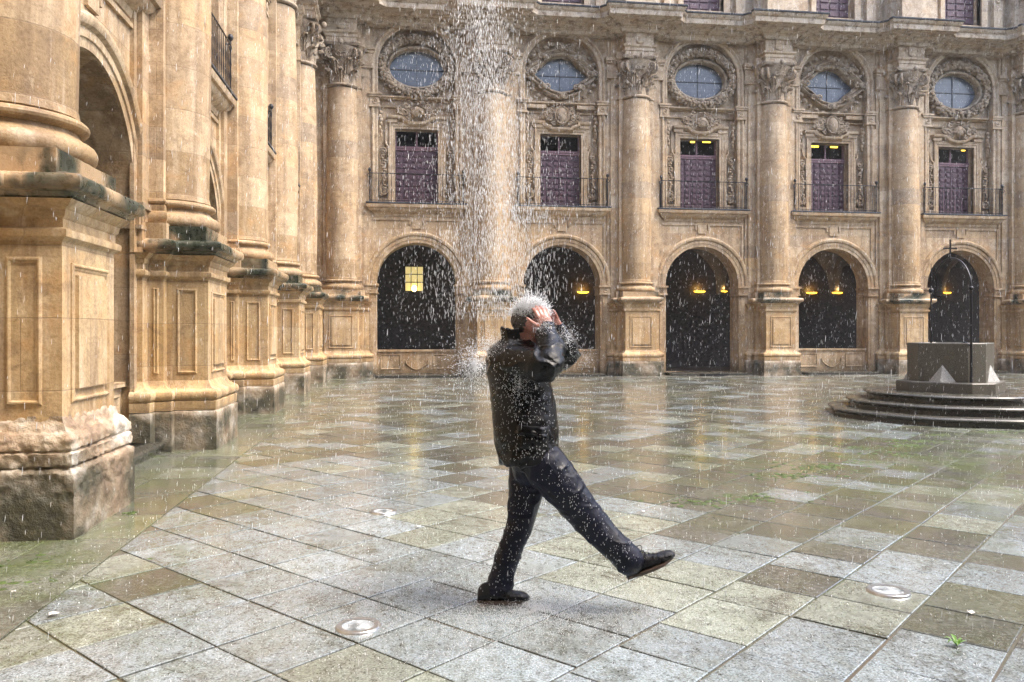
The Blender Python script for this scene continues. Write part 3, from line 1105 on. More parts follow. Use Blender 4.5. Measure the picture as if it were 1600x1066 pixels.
def upper_mesh():
    mb = MB()
    # surround of the top-storey door
    pth = rev([(-.75, 12.4), (-.75, 15.8), (.75, 15.8), (.75, 12.4)])
    mb.sweep(pth, [(0, -.1), (0, .18), (.12, .2), (.2, .22), (.22, .1)], fw)
    for sg in (-1, 1):
        mb.dbox(*sorted((sg*1.15, sg*1.5)), .1, .3, 12.4, 18)
        for k in range(2):
            n = 20
            mb.tube([(sg*(1.32+math.cos(t*PI*2.4/n)*.14*(1-t/(n+4))), -.32, 13.9+1.2*k+math.sin(t*PI*2.4/n)*.17*(1-t/(n+4))) for t in range(n)], .04, 5)
        for k in range(10):
            mb.blob((sg*(1.32), -.30, 14.2+.2*k), (.09, .06, .07), 6, 4)
    return mb.mesh('upper_surround', M['trimclean'])
def upper_door():
    mb = MB()
    mb.box(-.75, .75, .28, .34, 12.9, 15.8)
    for r_ in range(11):
        for c_ in range(4):
            mb.box(-.72+c_*.37, -.42+c_*.37, .24, .281, 12.95+r_*.25, 13.13+r_*.25)
    return mb.mesh('upper_shutter', M['door'], None)
def upper_pil():
    mb = MB()
    mb.dbox(-.75, .75, .1, .6, 12.4, 18.8)
    mb.dbox(-.5, .5, .6, .95, 12.4, 18.8)
    mb.dbox(-.58, .58, .6, 1.03, 12.42, 13.75)
    mb.dbox(-.62, .62, .6, 1.09, 13.75, 13.95)
    for sg in (-1, 1):
        n = 20
        mb.tube([(sg*(.63+math.cos(t*PI*2.4/n)*.12*(1-t/(n+4))), -.66, 14.3+math.sin(t*PI*2.4/n)*.17*(1-t/(n+4))) for t in range(n)], .04, 5)
    return mb.mesh('upper_pilaster', M['trimclean'])

def cornice_meshes(u0, u1, cols):
    def path():
        p = [(u0, .30)]
        for c in cols:
            for (a, b) in ((-1.25, .30), (-1.12, .33), (-1.0, .42), (-.93, .55), (-.86, .62), (-.60, .62), (-.58, .80), (.58, .80), (.60, .62), (.86, .62), (.93, .55), (1.0, .42), (1.12, .33), (1.25, .30)):
                if u0 < c+a < u1: p.append((c+a, b))
        p.append((u1, .30))
        return rev(p)
    mb = MB()
    z = ZP['corn']
    prof = [(-.3, z-.62), (.02, z-.60), (.05, z-.55), (.05, z-.50), (.16, z-.44), (.20, z-.38), (.30, z-.36), (.34, z-.31), (.72, z-.30), (.74, z-.29), (.76, z-.13), (.80, z-.11), (.85, z-.02), (.86, z), (-.4, z+.02)]
    mb.sweep(path(), prof, fp, cap=False)
    a = mb.mesh('cornice', M['cornice'])
    mb = MB()
    prof = [(.5, z+.015), (.89, z+.012), (.90, z+.055), (.88, z+.07), (-.5, z+.20)]
    mb.sweep(path(), prof, fp, cap=False)
    b = mb.mesh('cornice_flashing', M['lead'])
    # dentils / modillions under the corona
    mb = MB()
    pth = rev(path())
    return a, b

def gallery_mesh(u0, u1, bays, colsu):
    mb = MB()
    dep = 4.6
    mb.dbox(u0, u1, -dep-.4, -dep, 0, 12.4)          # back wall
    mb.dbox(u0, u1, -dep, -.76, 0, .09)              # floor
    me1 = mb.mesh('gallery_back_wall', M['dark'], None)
    mb = MB()
    mb.dbox(u0, u1, -dep, -.76, 5.55, 5.85)
    mb.dbox(u0, u1, -dep, -.76, 11.9, 12.2)
    # groin vaults
    for c in bays:
        w = 2.5
        n = 22; m_ = 14
        vs = []; fs = []
        for i in range(n+1):
            for j in range(m_+1):
                u = -w+2*w*i/n; d = -(.76+(dep-.76)*j/m_)
                a = math.sqrt(max(0, 1-(u/w)**2))
                mid = -(.76+dep)/2; hw = (dep-.76)/2
                b_ = math.sqrt(max(0, 1-((d-mid)/hw)**2))
                vs.append((c+u, -d, 3.15+2.15*max(a*.98, b_*.98)))
        for i in range(n):
            for j in range(m_):
                q = i*(m_+1)+j
                fs.append((q, q+1, q+m_+2, q+m_+1))
        mb.add(vs, fs)
    for c in colsu:
        # transverse ribs
        pts = [(c, .76+(dep-.76)*(1-math.cos(PI*k/20))/2, 3.1+2.05*math.sin(PI*k/20)) for k in range(21)]
        mb.tube(pts, .2, 6)
    me2 = mb.mesh('gallery_vault', M['vault'], 40)
    return me1, me2

MESH = {}
MESH['bmould'] = base_mould_mesh(); MESH['die'] = die_mesh(); MESH['panel'] = panel_mesh(); MESH['ledge'] = ledge_mesh(); MESH['pil'] = pilaster_mesh()
MESH['shaft'] = shaft_mesh(); MESH['cpl'] = cplinth_mesh(); MESH['capital'] = capital_mesh(); MESH['block'] = block_mesh()
MESH['plinth_far'] = [plinth_mesh(3+i, False) for i in range(3)]
MESH['arch'] = archivolt_mesh(); MESH['parapet'] = parapet_mesh(); MESH['span'] = spandrel_mesh()
MESH['slab'] = slab_mesh(); MESH['slabtop'] = slabtop_mesh(); MESH['rail'] = railing_mesh(); MESH['hood'] = hood_mesh()
MESH['oframe'] = [oculus_frame(0, 1), oculus_frame(1, 2)]
MESH['oglass'] = [oculus_glass(0), oculus_glass(1)]
MESH['obars'] = oculus_bars(0)
MESH['surround'] = [surround_mesh(0, 1), surround_mesh(1, 2)]
MESH['scroll'] = [scroll_mesh(4, -1), scroll_mesh(9, 1)]
MESH['cart'] = [cartouche_mesh(0, 5), cartouche_mesh(1, 6)]
MESH['door'] = door_mesh(); MESH['dbar'] = doorbar_mesh()
MESH['upper'] = upper_mesh(); MESH['udoor'] = upper_door(); MESH['upil'] = upper_pil()

def wing(name, label, loc, rotz, cols, bays, kinds, u0, u1, fine=(), open_bays=()):
    root = bpy.data.objects.new(name, None)
    COL.objects.link(root)
    root.location = loc; root.rotation_euler = (0, 0, rotz)
    tag(root, label, 'building', 'wings of the sandstone cloister')
    link('wall', wing_wall(u0, u1, bays, kinds), root)
    g1, g2 = gallery_mesh(u0, u1, bays, cols)
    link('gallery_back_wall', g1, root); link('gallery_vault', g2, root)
    a, b = cornice_meshes(u0, u1, cols)
    cn = link('cornice', a, root); link('flashing', b, cn)
    for i, c in enumerate(cols):
        pm = plinth_mesh(20+i, True) if i in fine else MESH['plinth_far'][i % 3]
        p = link('pedestal', MESH['die'], root, (c, 0, 0))
        link('plinth', pm, p)
        if i not in fine: link('base_moulding', MESH['bmould'], p)
        link('panel', MESH['panel'], p); link('ledge', MESH['ledge'], p)
        link('pilaster', MESH['pil'], root, (c, 0, 0))
        s = link('column', MESH['shaft'], root, (c, 0, 0))
        link('column_plinth', MESH['cpl'], s); link('capital', MESH['capital'], s); link('entablature_block', MESH['block'], s)
        link('upper_pilaster', MESH['upil'], root, (c, 0, 0))
    for i, (c, kd) in enumerate(zip(bays, kinds)):
        a = link('arch', MESH['arch'], root, (c, 0, 0))
        link('spandrel_moulding', MESH['span'], a)
        if i not in open_bays: link('parapet', MESH['parapet'], root, (c, 0, 0))
        bl = link('balcony', MESH['slab'], root, (c, 0, 0))
        link('slab_edge', MESH['slabtop'], bl); link('railing', MESH['rail'], bl)
        link('blind_arch', MESH['hood'], root, (c, 0, 0))
        w_ = link('oculus_window', MESH['oframe'][kd], root, (c, 0, 0))
        link('pane', MESH['oglass'][kd], w_); link('glazing_bar', MESH['obars'], w_)
        d = link('balcony_door', MESH['door'], root, (c, 0, 0))
        link('transom_bar', MESH['dbar'], d); link('door_surround', MESH['surround'][kd], d)
        link('scroll_ornament', MESH['scroll'][0], d); link('scroll_ornament', MESH['scroll'][1], d); link('cartouche', MESH['cart'][kd], d)
        ud = link('upper_door', MESH['udoor'], root, (c, 0, 0)); link('surround', MESH['upper'], ud)
    return root

FY = 27.6
LX = -3.40
fcols = [-2.06, 2.96, 8.05, 13.13, 18.2, 23.15, 28.1]
fbays = [.42, 5.46, 10.56, 15.56, 20.64, 25.62]
far = wing('cloister_wing', 'far sandstone cloister wing facing the camera behind the well, with five oval windows', (0, FY, 0), 0, fcols, fbays, [0, 1, 0, 1, 0, 1], LX, 31, open_bays=(2, 4))
lcols = [7.0, 11.55, 16.2, 20.75, 25.3]
lbays = [9.28, 13.88, 18.48, 23.03]
left = wing('cloister_wing', 'sandstone cloister wing receding along the left side, its nearest pedestal badly eroded', (LX, 0, 0), R(90), lcols, lbays, [0, 1, 0, 1], -3.2, FY+.0, fine=(0,))

# the fronts that close the court behind the camera and to its right, unseen, heights set to shape the light
mb = MB(); mb.box(-4.6, 34, -4.6, -3.4, 0, 18); 
tag(link('rear_court_wall', mb.mesh('rear_court_wall', M['rear'], None)), kind='structure')
mb = MB(); mb.box(31, 32, -3.2, FY-.01, 0, 8.5)
tag(link('right_court_wall', mb.mesh('right_court_wall', M['wall'], None)), kind='structure')

# =================================================================== GROUND
mb = MB(); mb.box(-9, 36, -8, 34, -.3, 0)
tag(link('ground', mb.mesh('ground', M['joint'], None)), kind='structure')

def clip_poly(poly, edges):
    for (nx, ny, c) in edges:     # keep nx*x+ny*y <= c
        out = []
        for i in range(len(poly)):
            a, b = poly[i], poly[(i+1) % len(poly)]
            da = nx*a[0]+ny*a[1]-c; db = nx*b[0]+ny*b[1]-c
            if da <= 0: out.append(a)
            if (da < 0 < db) or (db < 0 < da):
                t = da/(da-db)
                out.append((a[0]+(b[0]-a[0])*t, a[1]+(b[1]-a[1])*t))
        poly = out
        if len(poly) < 3: return []
    return poly

rnd = random.Random(11)
def tile_colour(x, y):
    n = noise.noise(Vector((x*.22, y*.22, 3.3)))
    n2 = noise.noise(Vector((x*.5, y*.5, 9.1)))
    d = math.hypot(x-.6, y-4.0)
    # pale granite in the front, brown wet slabs with odd pale ones further right and back
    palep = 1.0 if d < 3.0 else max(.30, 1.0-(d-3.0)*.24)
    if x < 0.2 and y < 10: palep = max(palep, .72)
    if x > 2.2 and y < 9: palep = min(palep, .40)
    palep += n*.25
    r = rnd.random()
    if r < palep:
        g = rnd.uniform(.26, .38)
        g *= .92+.28*max(0, min(1, (4.4-d)/2.2))  # glare of the spray around the man painted into the slab colour
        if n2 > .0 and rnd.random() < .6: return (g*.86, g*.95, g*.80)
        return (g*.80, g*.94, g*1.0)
    if rnd.random() < .3:
        g = rnd.uniform(.075, .14); return (g*.95, g*1.0, g*.66)
    g = rnd.uniform(.06, .13)
    return (g*.95, g*.95, g*.82)
PV = []; PF = []; PC = []
def add_tile(poly, col, top=.009):
    b = len(PV); n = len(poly)
    tx, ty = rnd.uniform(-.004, .004), rnd.uniform(-.004, .004)
    cx = sum(p[0] for p in poly)/n; cy = sum(p[1] for p in poly)/n
    h0 = top+rnd.uniform(-.0015, .0015)
    for p in poly: PV.append((p[0], p[1], -.01))
    for p in poly: PV.append((p[0], p[1], h0-.003+(p[0]-cx)*tx+(p[1]-cy)*ty))
    for p in poly:
        dx, dy = cx-p[0], cy-p[1]; l = math.hypot(dx, dy) or 1
        PV.append((p[0]+dx/l*.006, p[1]+dy/l*.006, h0+(p[0]-cx)*tx+(p[1]-cy)*ty))
    for i in range(n):
        j = (i+1) % n
        PF.append((b+i, b+j, b+n+j, b+n+i)); PC.append(tuple(q*.6 for q in col))
        PF.append((b+n+i, b+n+j, b+2*n+j, b+2*n+i)); PC.append(col)
    PF.append(tuple(b+2*n+i for i in range(n))); PC.append(col)
XE, YE = -2.0, 25.9
ca, sa = math.cos(R(42.0)), math.sin(R(42.0))
ox, oy = -1.265, 4.435
J = .007
v = -40*.495
rowi = 0
W = .495
for rowi in range(-60, 80):
    v0 = rowi*W; v1 = v0+W
    u = -40 + 0*rnd.random()
    off = 0 if rowi < 8 else rnd.random()*.5
    if rowi <= -5: off = rnd.random()*.5
    k = 0
    u = -30.05+off
    regular = -5 < rowi < 9
    while u < 45:
        L = .47 if regular else rnd.choice((.47, .47, .55, .4, .64))
        q = [(u+J, v0+J), (u+L-J, v0+J), (u+L-J, v1-J), (u+J, v1-J)]
        # row axis along 42 deg, rows stacked towards the upper left
        poly = [(ox+a*ca-b_*sa+rnd.uniform(-.004, .004), oy+a*sa+b_*ca+rnd.uniform(-.004, .004)) for a, b_ in q]
        cx = sum(p[0] for p in poly)/4; cy = sum(p[1] for p in poly)/4
        u += L
        if cx < XE-.6 or cx > 30.9 or cy < -3 or cy > YE+.6: continue
        poly = clip_poly(poly, [(-1, 0, -XE-J), (0, 1, YE-J), (1, 0, 30.9), (0, -1, 3.1)])
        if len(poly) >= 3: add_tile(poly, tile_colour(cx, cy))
# border strips parallel to the wings
y = -3.0
while y < 27.6:
    L = rnd.uniform(.6, 1.1)
    x = XE
    for w in (.62, .62, .7):
        c = tile_colour(-4, y)
        g = rnd.choice((rnd.uniform(.07, .13), rnd.uniform(.14, .24))); c = (g*.92, g*.98, g*rnd.uniform(.6, .85)); k_ = rnd.uniform(.85, 1.35); c = (c[0]*k_, c[1]*k_, c[2]*k_)
        add_tile([(x-w+J, y+J), (x-J, y+J), (x-J, y+L-J), (x-w+J, y+L-J)], c)
        x -= w
    y += L
x = XE
while x < 30.9:
    L = rnd.uniform(.7, 1.2)
    y = YE
    for w in (.55, .6, .7):
        g = rnd.uniform(.12, .24)
        add_tile([(x+J, y+J), (x+L-J, y+J), (x+L-J, y+w-J), (x+J, y+w-J)], (g, g*.97, g*.85))
        y += w
    x += L
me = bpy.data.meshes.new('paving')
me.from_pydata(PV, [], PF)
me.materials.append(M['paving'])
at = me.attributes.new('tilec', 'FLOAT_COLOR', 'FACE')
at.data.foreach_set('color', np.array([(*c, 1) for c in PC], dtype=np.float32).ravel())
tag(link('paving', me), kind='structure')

# raised kerb steps between the pedestals
for c in lbays:
    mb = MB()
    path = rev([(c-1.42, .0), (c-1.42, .34), (c+1.42, .34), (c+1.42, .0)])
    mb.sweep(path, [(0, -.02), (0, .06), (.03, .09), (.03, .12), (.0, .145), (-.06, .155), (-1.2, .16)], fp, cap=False)
    o = link('kerb', mb.mesh('kerb', M['granite'], 50), None, (LX, 0, 0), R(90)); tag(o, kind='structure')
for c in fbays:
    mb = MB()
    path = rev([(c-1.35, .0), (c-1.35, .75), (c+1.35, .75), (c+1.35, .0)])
    mb.sweep(path, [(0, -.02), (0, .04), (.02, .06), (.02, .085), (.0, .10), (-.06, .105), (-1.2, .11)], fp, cap=False)
    o = link('kerb', mb.mesh('kerb', M['granite'], 50), None, (0, FY, 0), 0); tag(o, kind='structure')

# =================================================================== placing by camera ray (world points on real surfaces)
cs, sn = math.cos(YAW), math.sin(YAW)
def cam2w(xc, zc, z=0): return (xc*cs+zc*sn, zc*cs-xc*sn, z)
def gnd(px, py, z=0.0):
    zc = 1255*(CAM_H-z)/(py-518); return Vector(cam2w((px-800)/1255*zc, zc, z))
def onY(px, py, Y):
    t = (px-800)/1255; X = Y*(t*cs+sn)/(cs-sn*t); zc = X*sn+Y*cs
    return Vector((X, Y, CAM_H+(518-py)*zc/1255))

# =================================================================== WELL
WZ = 14.73
wx, wy, _ = cam2w(8.04, WZ)
well = link('stone_well', None, None, (wx, wy, 0), -YAW)
tag(well, 'octagonal dark granite well on three round steps with an iron arch and cross', 'well')
def ngon(r, n, a0): return [(r*math.cos(a0-2*PI*k/n), r*math.sin(a0-2*PI*k/n)) for k in range(n)]
fxy = lambda x, y, z: (x, y, z)
def rounded(pts, k=.12, m=3):
    out = []
    n = len(pts)
    for i in range(n):
        p0, p1, p2 = Vector(pts[i-1]), Vector(pts[i]), Vector(pts[(i+1) % n])
        a = p1+(p0-p1)*k; b = p1+(p2-p1)*k
        for j in range(m+1):
            t = j/m
            q = a*(1-t)**2+p1*2*t*(1-t)+b*t*t
            out.append((q.x, q.y))
    return out
for i, r_ in enumerate((2.22, 1.88, 1.55)):
    mb = MB()
    z0 = .155*i
    path = rounded(ngon(r_, 8, R(232)), .3, 5)[::-1]
    path = path[::-1]
    prof = [(-.5, z0-.005), (-.05, z0-.005), (-.05, z0+.075), (-.035, z0+.085), (0, z0+.10), (.012, z0+.125), (0, z0+.148), (-.03, z0+.156), (-.6, z0+.158)]
    prof = [(-a if 0 else a, b) for a, b in prof]
    # path is clockwise: the right-hand normal points inwards, so mirror the offsets
    prof = [(-a, b) for a, b in prof]
    mb.sweep(path, prof, fxy, closed=True)
    q = [(p[0]*.8, p[1]*.8) for p in path]
    mb.add([(p[0], p[1], z0+.156) for p in q], [tuple(range(len(q)))])
    link('step', mb.mesh('step', M['granite'], 50), well)
ZB = .467
def chsq(h, c, rot):
    pts = [(-h, -c), (-h, c), (-c, h), (c, h), (h, c), (h, -c), (c, -h), (-c, -h)]
    return [(x*math.cos(rot)-y*math.sin(rot), x*math.sin(rot)+y*math.cos(rot)) for x, y in pts]
ROT = R(-40)
WO = -.09
mb = MB()
mb.sweep(chsq(.80, .50, ROT), [(.5, ZB), (0, ZB), (0, ZB+.17), (.012, ZB+.185), (.5, ZB+.19)], fxy, closed=True)
link('base', mb.mesh('base', M['granite_well'], 18), well)
mb = MB()
mb.sweep(chsq(.635, .40, ROT), [(.03, ZB+.18), (0, ZB+.18), (0, 1.33), (.01, 1.345), (.13, 1.345), (.14, 1.33), (.14, .75)], fxy, closed=True)
link('wellhead', mb.mesh('wellhead', M['granite_well'], 18), well)
mb = MB()
pp = [(x*.8, y*.8, .80) for x, y in chsq(.635, .40, ROT)]
mb.add(pp, [tuple(range(8))])
link('water', mb.mesh('water', M['granite'], None), well)
for k in range(4):
    a = ROT - PI/2 + k*PI/2
    mb = MB()
    cx, cy = .64*math.cos(a), .64*math.sin(a)
    tx, ty = -math.sin(a), math.cos(a)
    nx, ny = math.cos(a), math.sin(a)
    w = .24
    A = (cx+tx*w-nx*.02, cy+ty*w-ny*.02, ZB+.188); B = (cx-tx*w-nx*.02, cy-ty*w-ny*.02, ZB+.188)
    Cc = (cx+nx*.155, cy+ny*.155, ZB+.188); T = (cx-nx*.01, cy-ny*.01, ZB+.50)
    mb.add([A, B, Cc, T], [(0, 1, 2), (0, 3, 1), (1, 3, 2), (2, 3, 0)])
    link('spur', mb.mesh('spur', M['spur'], None), well)
mb = MB()
A0 = Vector((-.075, -.80, 0)); A1 = Vector((-.04, .60, 0))
def ap(t, z): q = A0*(1-t)+A1*t; return (q.x, q.y, z)
arc = [ap((1-math.cos(PI*k/26))/2, 2.28+.60*math.sin(PI*k/26)) for k in range(27)]
mb.tube([ap(0, .66), ap(0, 1.5), ap(0, 2.2)]+arc, [.026, .019, .017]+[.016]*27, 8)
mb.tube([ap(1, 1.33), ap(1, 2.62), ap(1, 2.84)], [.018, .015, .005], 8)
mb.blob(ap(1, 2.33), (.05, .05, .05), 8, 6); mb.blob(ap(0, 2.30), (.04, .04, .04), 8, 6)
mb.tube([ap(0, 1.30), (-.1, -.60, 1.37)], .02, 6)
link('iron_arch', mb.mesh('iron_arch', M['iron'], 50), well)
mb = MB()
X_ = -.057; Y_ = -.10
mb.box(X_-.012, X_+.012, Y_-.01, Y_+.01, 2.87, 3.20)
mb.box(X_-.10, X_+.10, Y_-.008, Y_+.008, 3.05, 3.075)
for q in ((-.11, 3.062), (.11, 3.062), (0, 3.21)): mb.blob((X_+q[0], Y_, q[1]), (.02, .015, .02), 6, 5)
mb.tube([(X_, Y_, 2.85), (X_, Y_, 2.92)], [.03, .015], 8)
link('cross', mb.mesh('cross', M['iron'], None), well)

# =================================================================== SMALL THINGS
def sconce(px, py, Y, w, label, group, mat, power):
    p = onY(px, py, Y)
    o = link('wall_lamp', None, None, p)
    tag(o, label, 'lamp', group)
    mb = MB()
    b = len(mb.v); n = 12
    prof = [(1, 0), (.92, -.035), (.6, -.06), (0, -.07)]
    for (r_, z) in prof:
        for k in range(n+1):
            a = PI+PI*k/n
            mb.v.append((w/2*r_*math.cos(a), w*.35*r_*math.sin(a), z*w*2))
    for i in range(3):
        for k in range(n):
            q = b+i*(n+1)+k
            mb.f.append((q, q+1, q+n+2, q+n+1))
    link('bowl', mb.mesh('bowl', mat, 50), o)
    if power:
        mb = MB(); mb.box(-.05, .05, -.01, .06, -.12, .02)
        link('bracket', mb.mesh('bracket', M['iron'], None), o)
        l = bpy.data.lights.new('lamp_light', 'POINT'); l.energy = power; l.color = (1, .62, .18); l.shadow_soft_size = .05
        lo = bpy.data.objects.new('lamp_light', l); COL.objects.link(lo); lo.parent = o; lo.location = (0, -.12, .12)
BY = FY+4.5
G = 'glowing yellow wall lamps of the gallery'
sconce(911, 456, BY, .50, 'glowing yellow wall lamp seen in the arch just right of the man', G, M['lamp'], 1.4)
sconce(1093, 455, BY, .50, 'glowing lamp in the middle of the open doorway arch, left of a pair', G, M['lamp'], 1.4)
sconce(1130, 455, BY, .36, 'glowing lamp at the right jamb of the open doorway arch, right of a pair', G, M['lamp'], 1.2)
sconce(1268, 457, BY, .48, 'glowing lamp at the left edge of the arch just left of the well', G, M['lamp'], 1.4)
sconce(1308, 457, BY, .48, 'glowing lamp at the centre right of the arch just left of the well', G, M['lamp'], 1.4)
sconce(1478, 457, BY, .46, 'glowing yellow wall lamp seen under the iron arch of the well', G, M['lamp'], 1.4)
G2 = 'yellow tube lamps behind the balcony doors'
def tubelamp(px, py, Y, w, label):
    p = onY(px, py, Y)
    mb = MB(); mb.tube([(-w/2, 0, 0), (w/2, 0, 0)], .03, 8)
    tag(link('ceiling_lamp', mb.mesh('ceiling_lamp', M['uplamp'], 50), None, p), label, 'lamp', G2)
UY = FY+1.6
tubelamp(1082, 222, UY, .16, 'small yellow lamp above the third purple balcony door, left one')
tubelamp(1104, 222, UY, .30, 'longer yellow lamp above the third purple balcony door, right one')
tubelamp(1273, 229, UY, .30, 'yellow lamp at the left top corner of the fourth balcony door')
tubelamp(1303, 230, UY, .28, 'yellow lamp right of centre above the fourth balcony door')
tubelamp(1505, 235, UY, .14, 'tiny yellow lamp above the rightmost purple balcony door')

# lantern in the first arch
p = onY(647, 456, FY+2.6)
lan = link('lantern', None, None, p); tag(lan, 'square glazed lantern with a lit bulb hanging in the leftmost arch', 'lantern')
w, h_ = .34, .92
mb = MB()
for sx in (-1, 1):
    for sy in (-1, 1):
        mb.box(sx*w-.02, sx*w+.02, sy*w-.02, sy*w+.02, 0, h_)
for z in (0, h_*.36, h_*.68, h_):
    for sg in (-1, 1):
        mb.box(-w, w, sg*w-.015, sg*w+.015, z-.015, z+.015); mb.box(sg*w-.015, sg*w+.015, -w, w, z-.015, z+.015)
for sg in (-1, 1):
    for q in (-w/3, w/3):
        mb.box(q-.012, q+.012, sg*w-.014, sg*w+.014, 0, h_)
mb.tube([(-w, -w, h_), (0, 0, h_+.25), (w, w, h_)], .02, 5); mb.tube([(w, -w, h_), (0, 0, h_+.25), (-w, w, h_)], .02, 5)
mb.tube([(0, 0, h_+.25), (0, 0, h_+1.05)], .012, 5)
link('frame', mb.mesh('frame', M['iron'], None), lan)
for nm, (x0, x1, y0, y1) in (('f', (-w, w, -w-.003, -w+.003)), ('b', (-w, w, w-.003, w+.003)), ('l', (-w-.003, -w+.003, -w, w)), ('r', (w-.003, w+.003, -w, w))):
    mb = MB(); mb.box(x0, x1, y0, y1, .02, h_-.02)
    link('pane', mb.mesh('pane', M['pane'], None), lan)
mb = MB(); mb.blob((0, -w-.05, .10), (.085, .06, .11), 10, 8)
link('bulb', mb.mesh('bulb', M['bulb'], 60), lan)

# lights sunk in the paving
def ground_light(px, py, r, label):
    p = gnd(px, py, .016)
    o = link('ground_light', None, None, (p.x, p.y, 0)); tag(o, label, 'ground light', 'round steel lights sunk in the paving')
    mb = MB(); mb.lathe([(r*.70, .010), (r*.72, .021), (r*.95, .022), (r, .016), (r*1.02, .0)], 40, cap=False)
    link('rim', mb.mesh('rim', simple_steel, 40), o)
    mb = MB(); mb.lathe([(r*.72, .017), (r*.5, .013), (r*.25, .014), (.001, .018)], 40, cap=False)
    link('lens', mb.mesh('lens', lens_mat, 60), o)
simple_steel = simple('brushed_steel', (.62, .63, .63), .28, .1, 40, .9, .1)
def lensm():
    t = NT('wet_lens_glass')
    n = t.noise(t.pos(), 14, 3)
    return t.fin(t.ramp(n, [(.35, (.10, .12, .13)), (.6, (.48, .52, .54))]), .06, None)
lens_mat = lensm()
ground_light(560, 978, .118, 'round steel ground light nearest the camera, left of the standing foot')
ground_light(1388, 923, .122, 'round steel ground light on a pale slab at right, beyond the raised shoe')
ground_light(599, 799, .115, 'smaller looking round ground light farther back, left of the man')

leafm = simple('fresh_leaf', (.12, .25, .03), .35, .1, 20, 0, .35)
mossm = simple('bright_moss', (.065, .10, .02), .7, .5, 30, 0, .5)
paperm = simple('pale_petal', (.75, .72, .66), .5, .2, 40, 0, .15)
def leafmesh(mb, base, dr, length, width, bend):
    d = Vector(dr).normalized(); side = d.cross(Vector((0, 0, 1))).normalized()
    n = 6; L = []; Rr = []; C_ = []
    for i in range(n+1):
        t = i/n
        c = Vector(base)+d*length*t + Vector((0, 0, length*(.55*math.sin(t*PI*bend))))
        w = width*math.sin(PI*min(.98, t*.9+.06))*.5
        L.append(c-side*w+Vector((0, 0, w*.4))); Rr.append(c+side*w+Vector((0, 0, w*.4))); C_.append(c)
    vs = L+C_+Rr; m = n+1
    fs = []
    for i in range(n):
        fs += [(i, i+1, m+i+1, m+i), (m+i, m+i+1, 2*m+i+1, 2*m+i)]
    mb.add(vs, fs)
rl = random.Random(8)
p = gnd(1495, 1010, .01)
mb = MB()
for k in range(13):
    a = rl.random()*2*PI
    leafmesh(mb, (0, 0, 0), (math.cos(a), math.sin(a), .15), .03+.03*rl.random(), .013, .6+.3*rl.random())
tag(link('weed', mb.mesh('weed', leafm, None), None, p), 'small bright green weed on a pale slab at lower right', 'plant')

# moss and grass in the joints in front of the well steps and toward the centre
mb = MB()
def mossy(px, py, n, spread):
    c = gnd(px, py)
    for k in range(n):
        a = rl.random()*2*PI; r_ = spread*abs(rl.gauss(0, .6))
        x, y_ = c.x+math.cos(a)*r_*1.6, c.y+math.sin(a)*r_*.7
        s_ = rl.uniform(.006, .02)
        mb.blob((x, y_, .008), (s_*2.2, s_*1.8, s_*.35), 6, 3)
        for q in range(rl.choice((0, 0, 1, 2))):
            b = rl.random()*2*PI
            leafmesh(mb, (x, y_, .008), (math.cos(b), math.sin(b), .5), rl.uniform(.012, .028), .006, .8)
for (px, py, n, sp) in ((1440, 690, 90, .28), (1415, 697, 60, .22), (1465, 681, 60, .25), (1330, 700, 60, .5), (1290, 730, 80, .6), (1400, 712, 50, .5), (1240, 745, 60, .5), (1170, 780, 70, .4), (1560, 676, 60, .3), (1090, 785, 40, .3), (170, 805, 14, .3), (60, 880, 16, .3), (20, 915, 14, .25)):
    mossy(px, py, n, sp)
tag(link('moss', mb.mesh('moss', mossm, None)), 'bright moss and tiny grass between the wet slabs', 'moss', kind='stuff')
# petals / paper scraps
for i, (px, py, s_, lab) in enumerate(((84, 960, .030, 'crumpled white scrap on green wet slabs near the nearest pedestal'), (655, 823, .022, 'white petal on the paving left of the standing leg'), (1518, 958, .022, 'pale petal on brown slabs at the right edge'), (1005, 800, .024, 'white scrap lying behind the raised leg'), (22, 926, .016, 'tiny white petal beside the nearest pedestal'))):
    p = gnd(px, py, .02)
    mb = MB()
    rr = random.Random(i)
    n = 9
    vs = [(0, 0, .012)]+[(math.cos(2*PI*k/n)*s_*rr.uniform(.6, 1.1), math.sin(2*PI*k/n)*s_*rr.uniform(.5, 1), rr.uniform(0, .016)) for k in range(n)]
    vs += [(v[0]*.9, v[1]*.9, v[2]-.003) for v in vs]
    fs = [(0, 1+k, 1+(k+1) % n) for k in range(n)]+[(n+1, n+2+(k+1) % n, n+2+k) for k in range(n)]
    mb.add(vs, fs)
    tag(link('petal', mb.mesh('petal', paperm, None), None, p), lab, 'petal', 'white scraps fallen on the paving')
# mat in the doorway
p = onY(1098, 588, FY-.95)
mb = MB(); mb.box(-.45, .45, -.12, .12, 0, .05)
for k in range(12): mb.box(-.44+k*.075, -.40+k*.075, -.13, .13, .05, .062)
tag(link('door_mat', mb.mesh('door_mat', M['iron'], None), None, (10.6, FY-1.0, .012)), 'dark ribbed mat lying before the open doorway arch', 'mat')
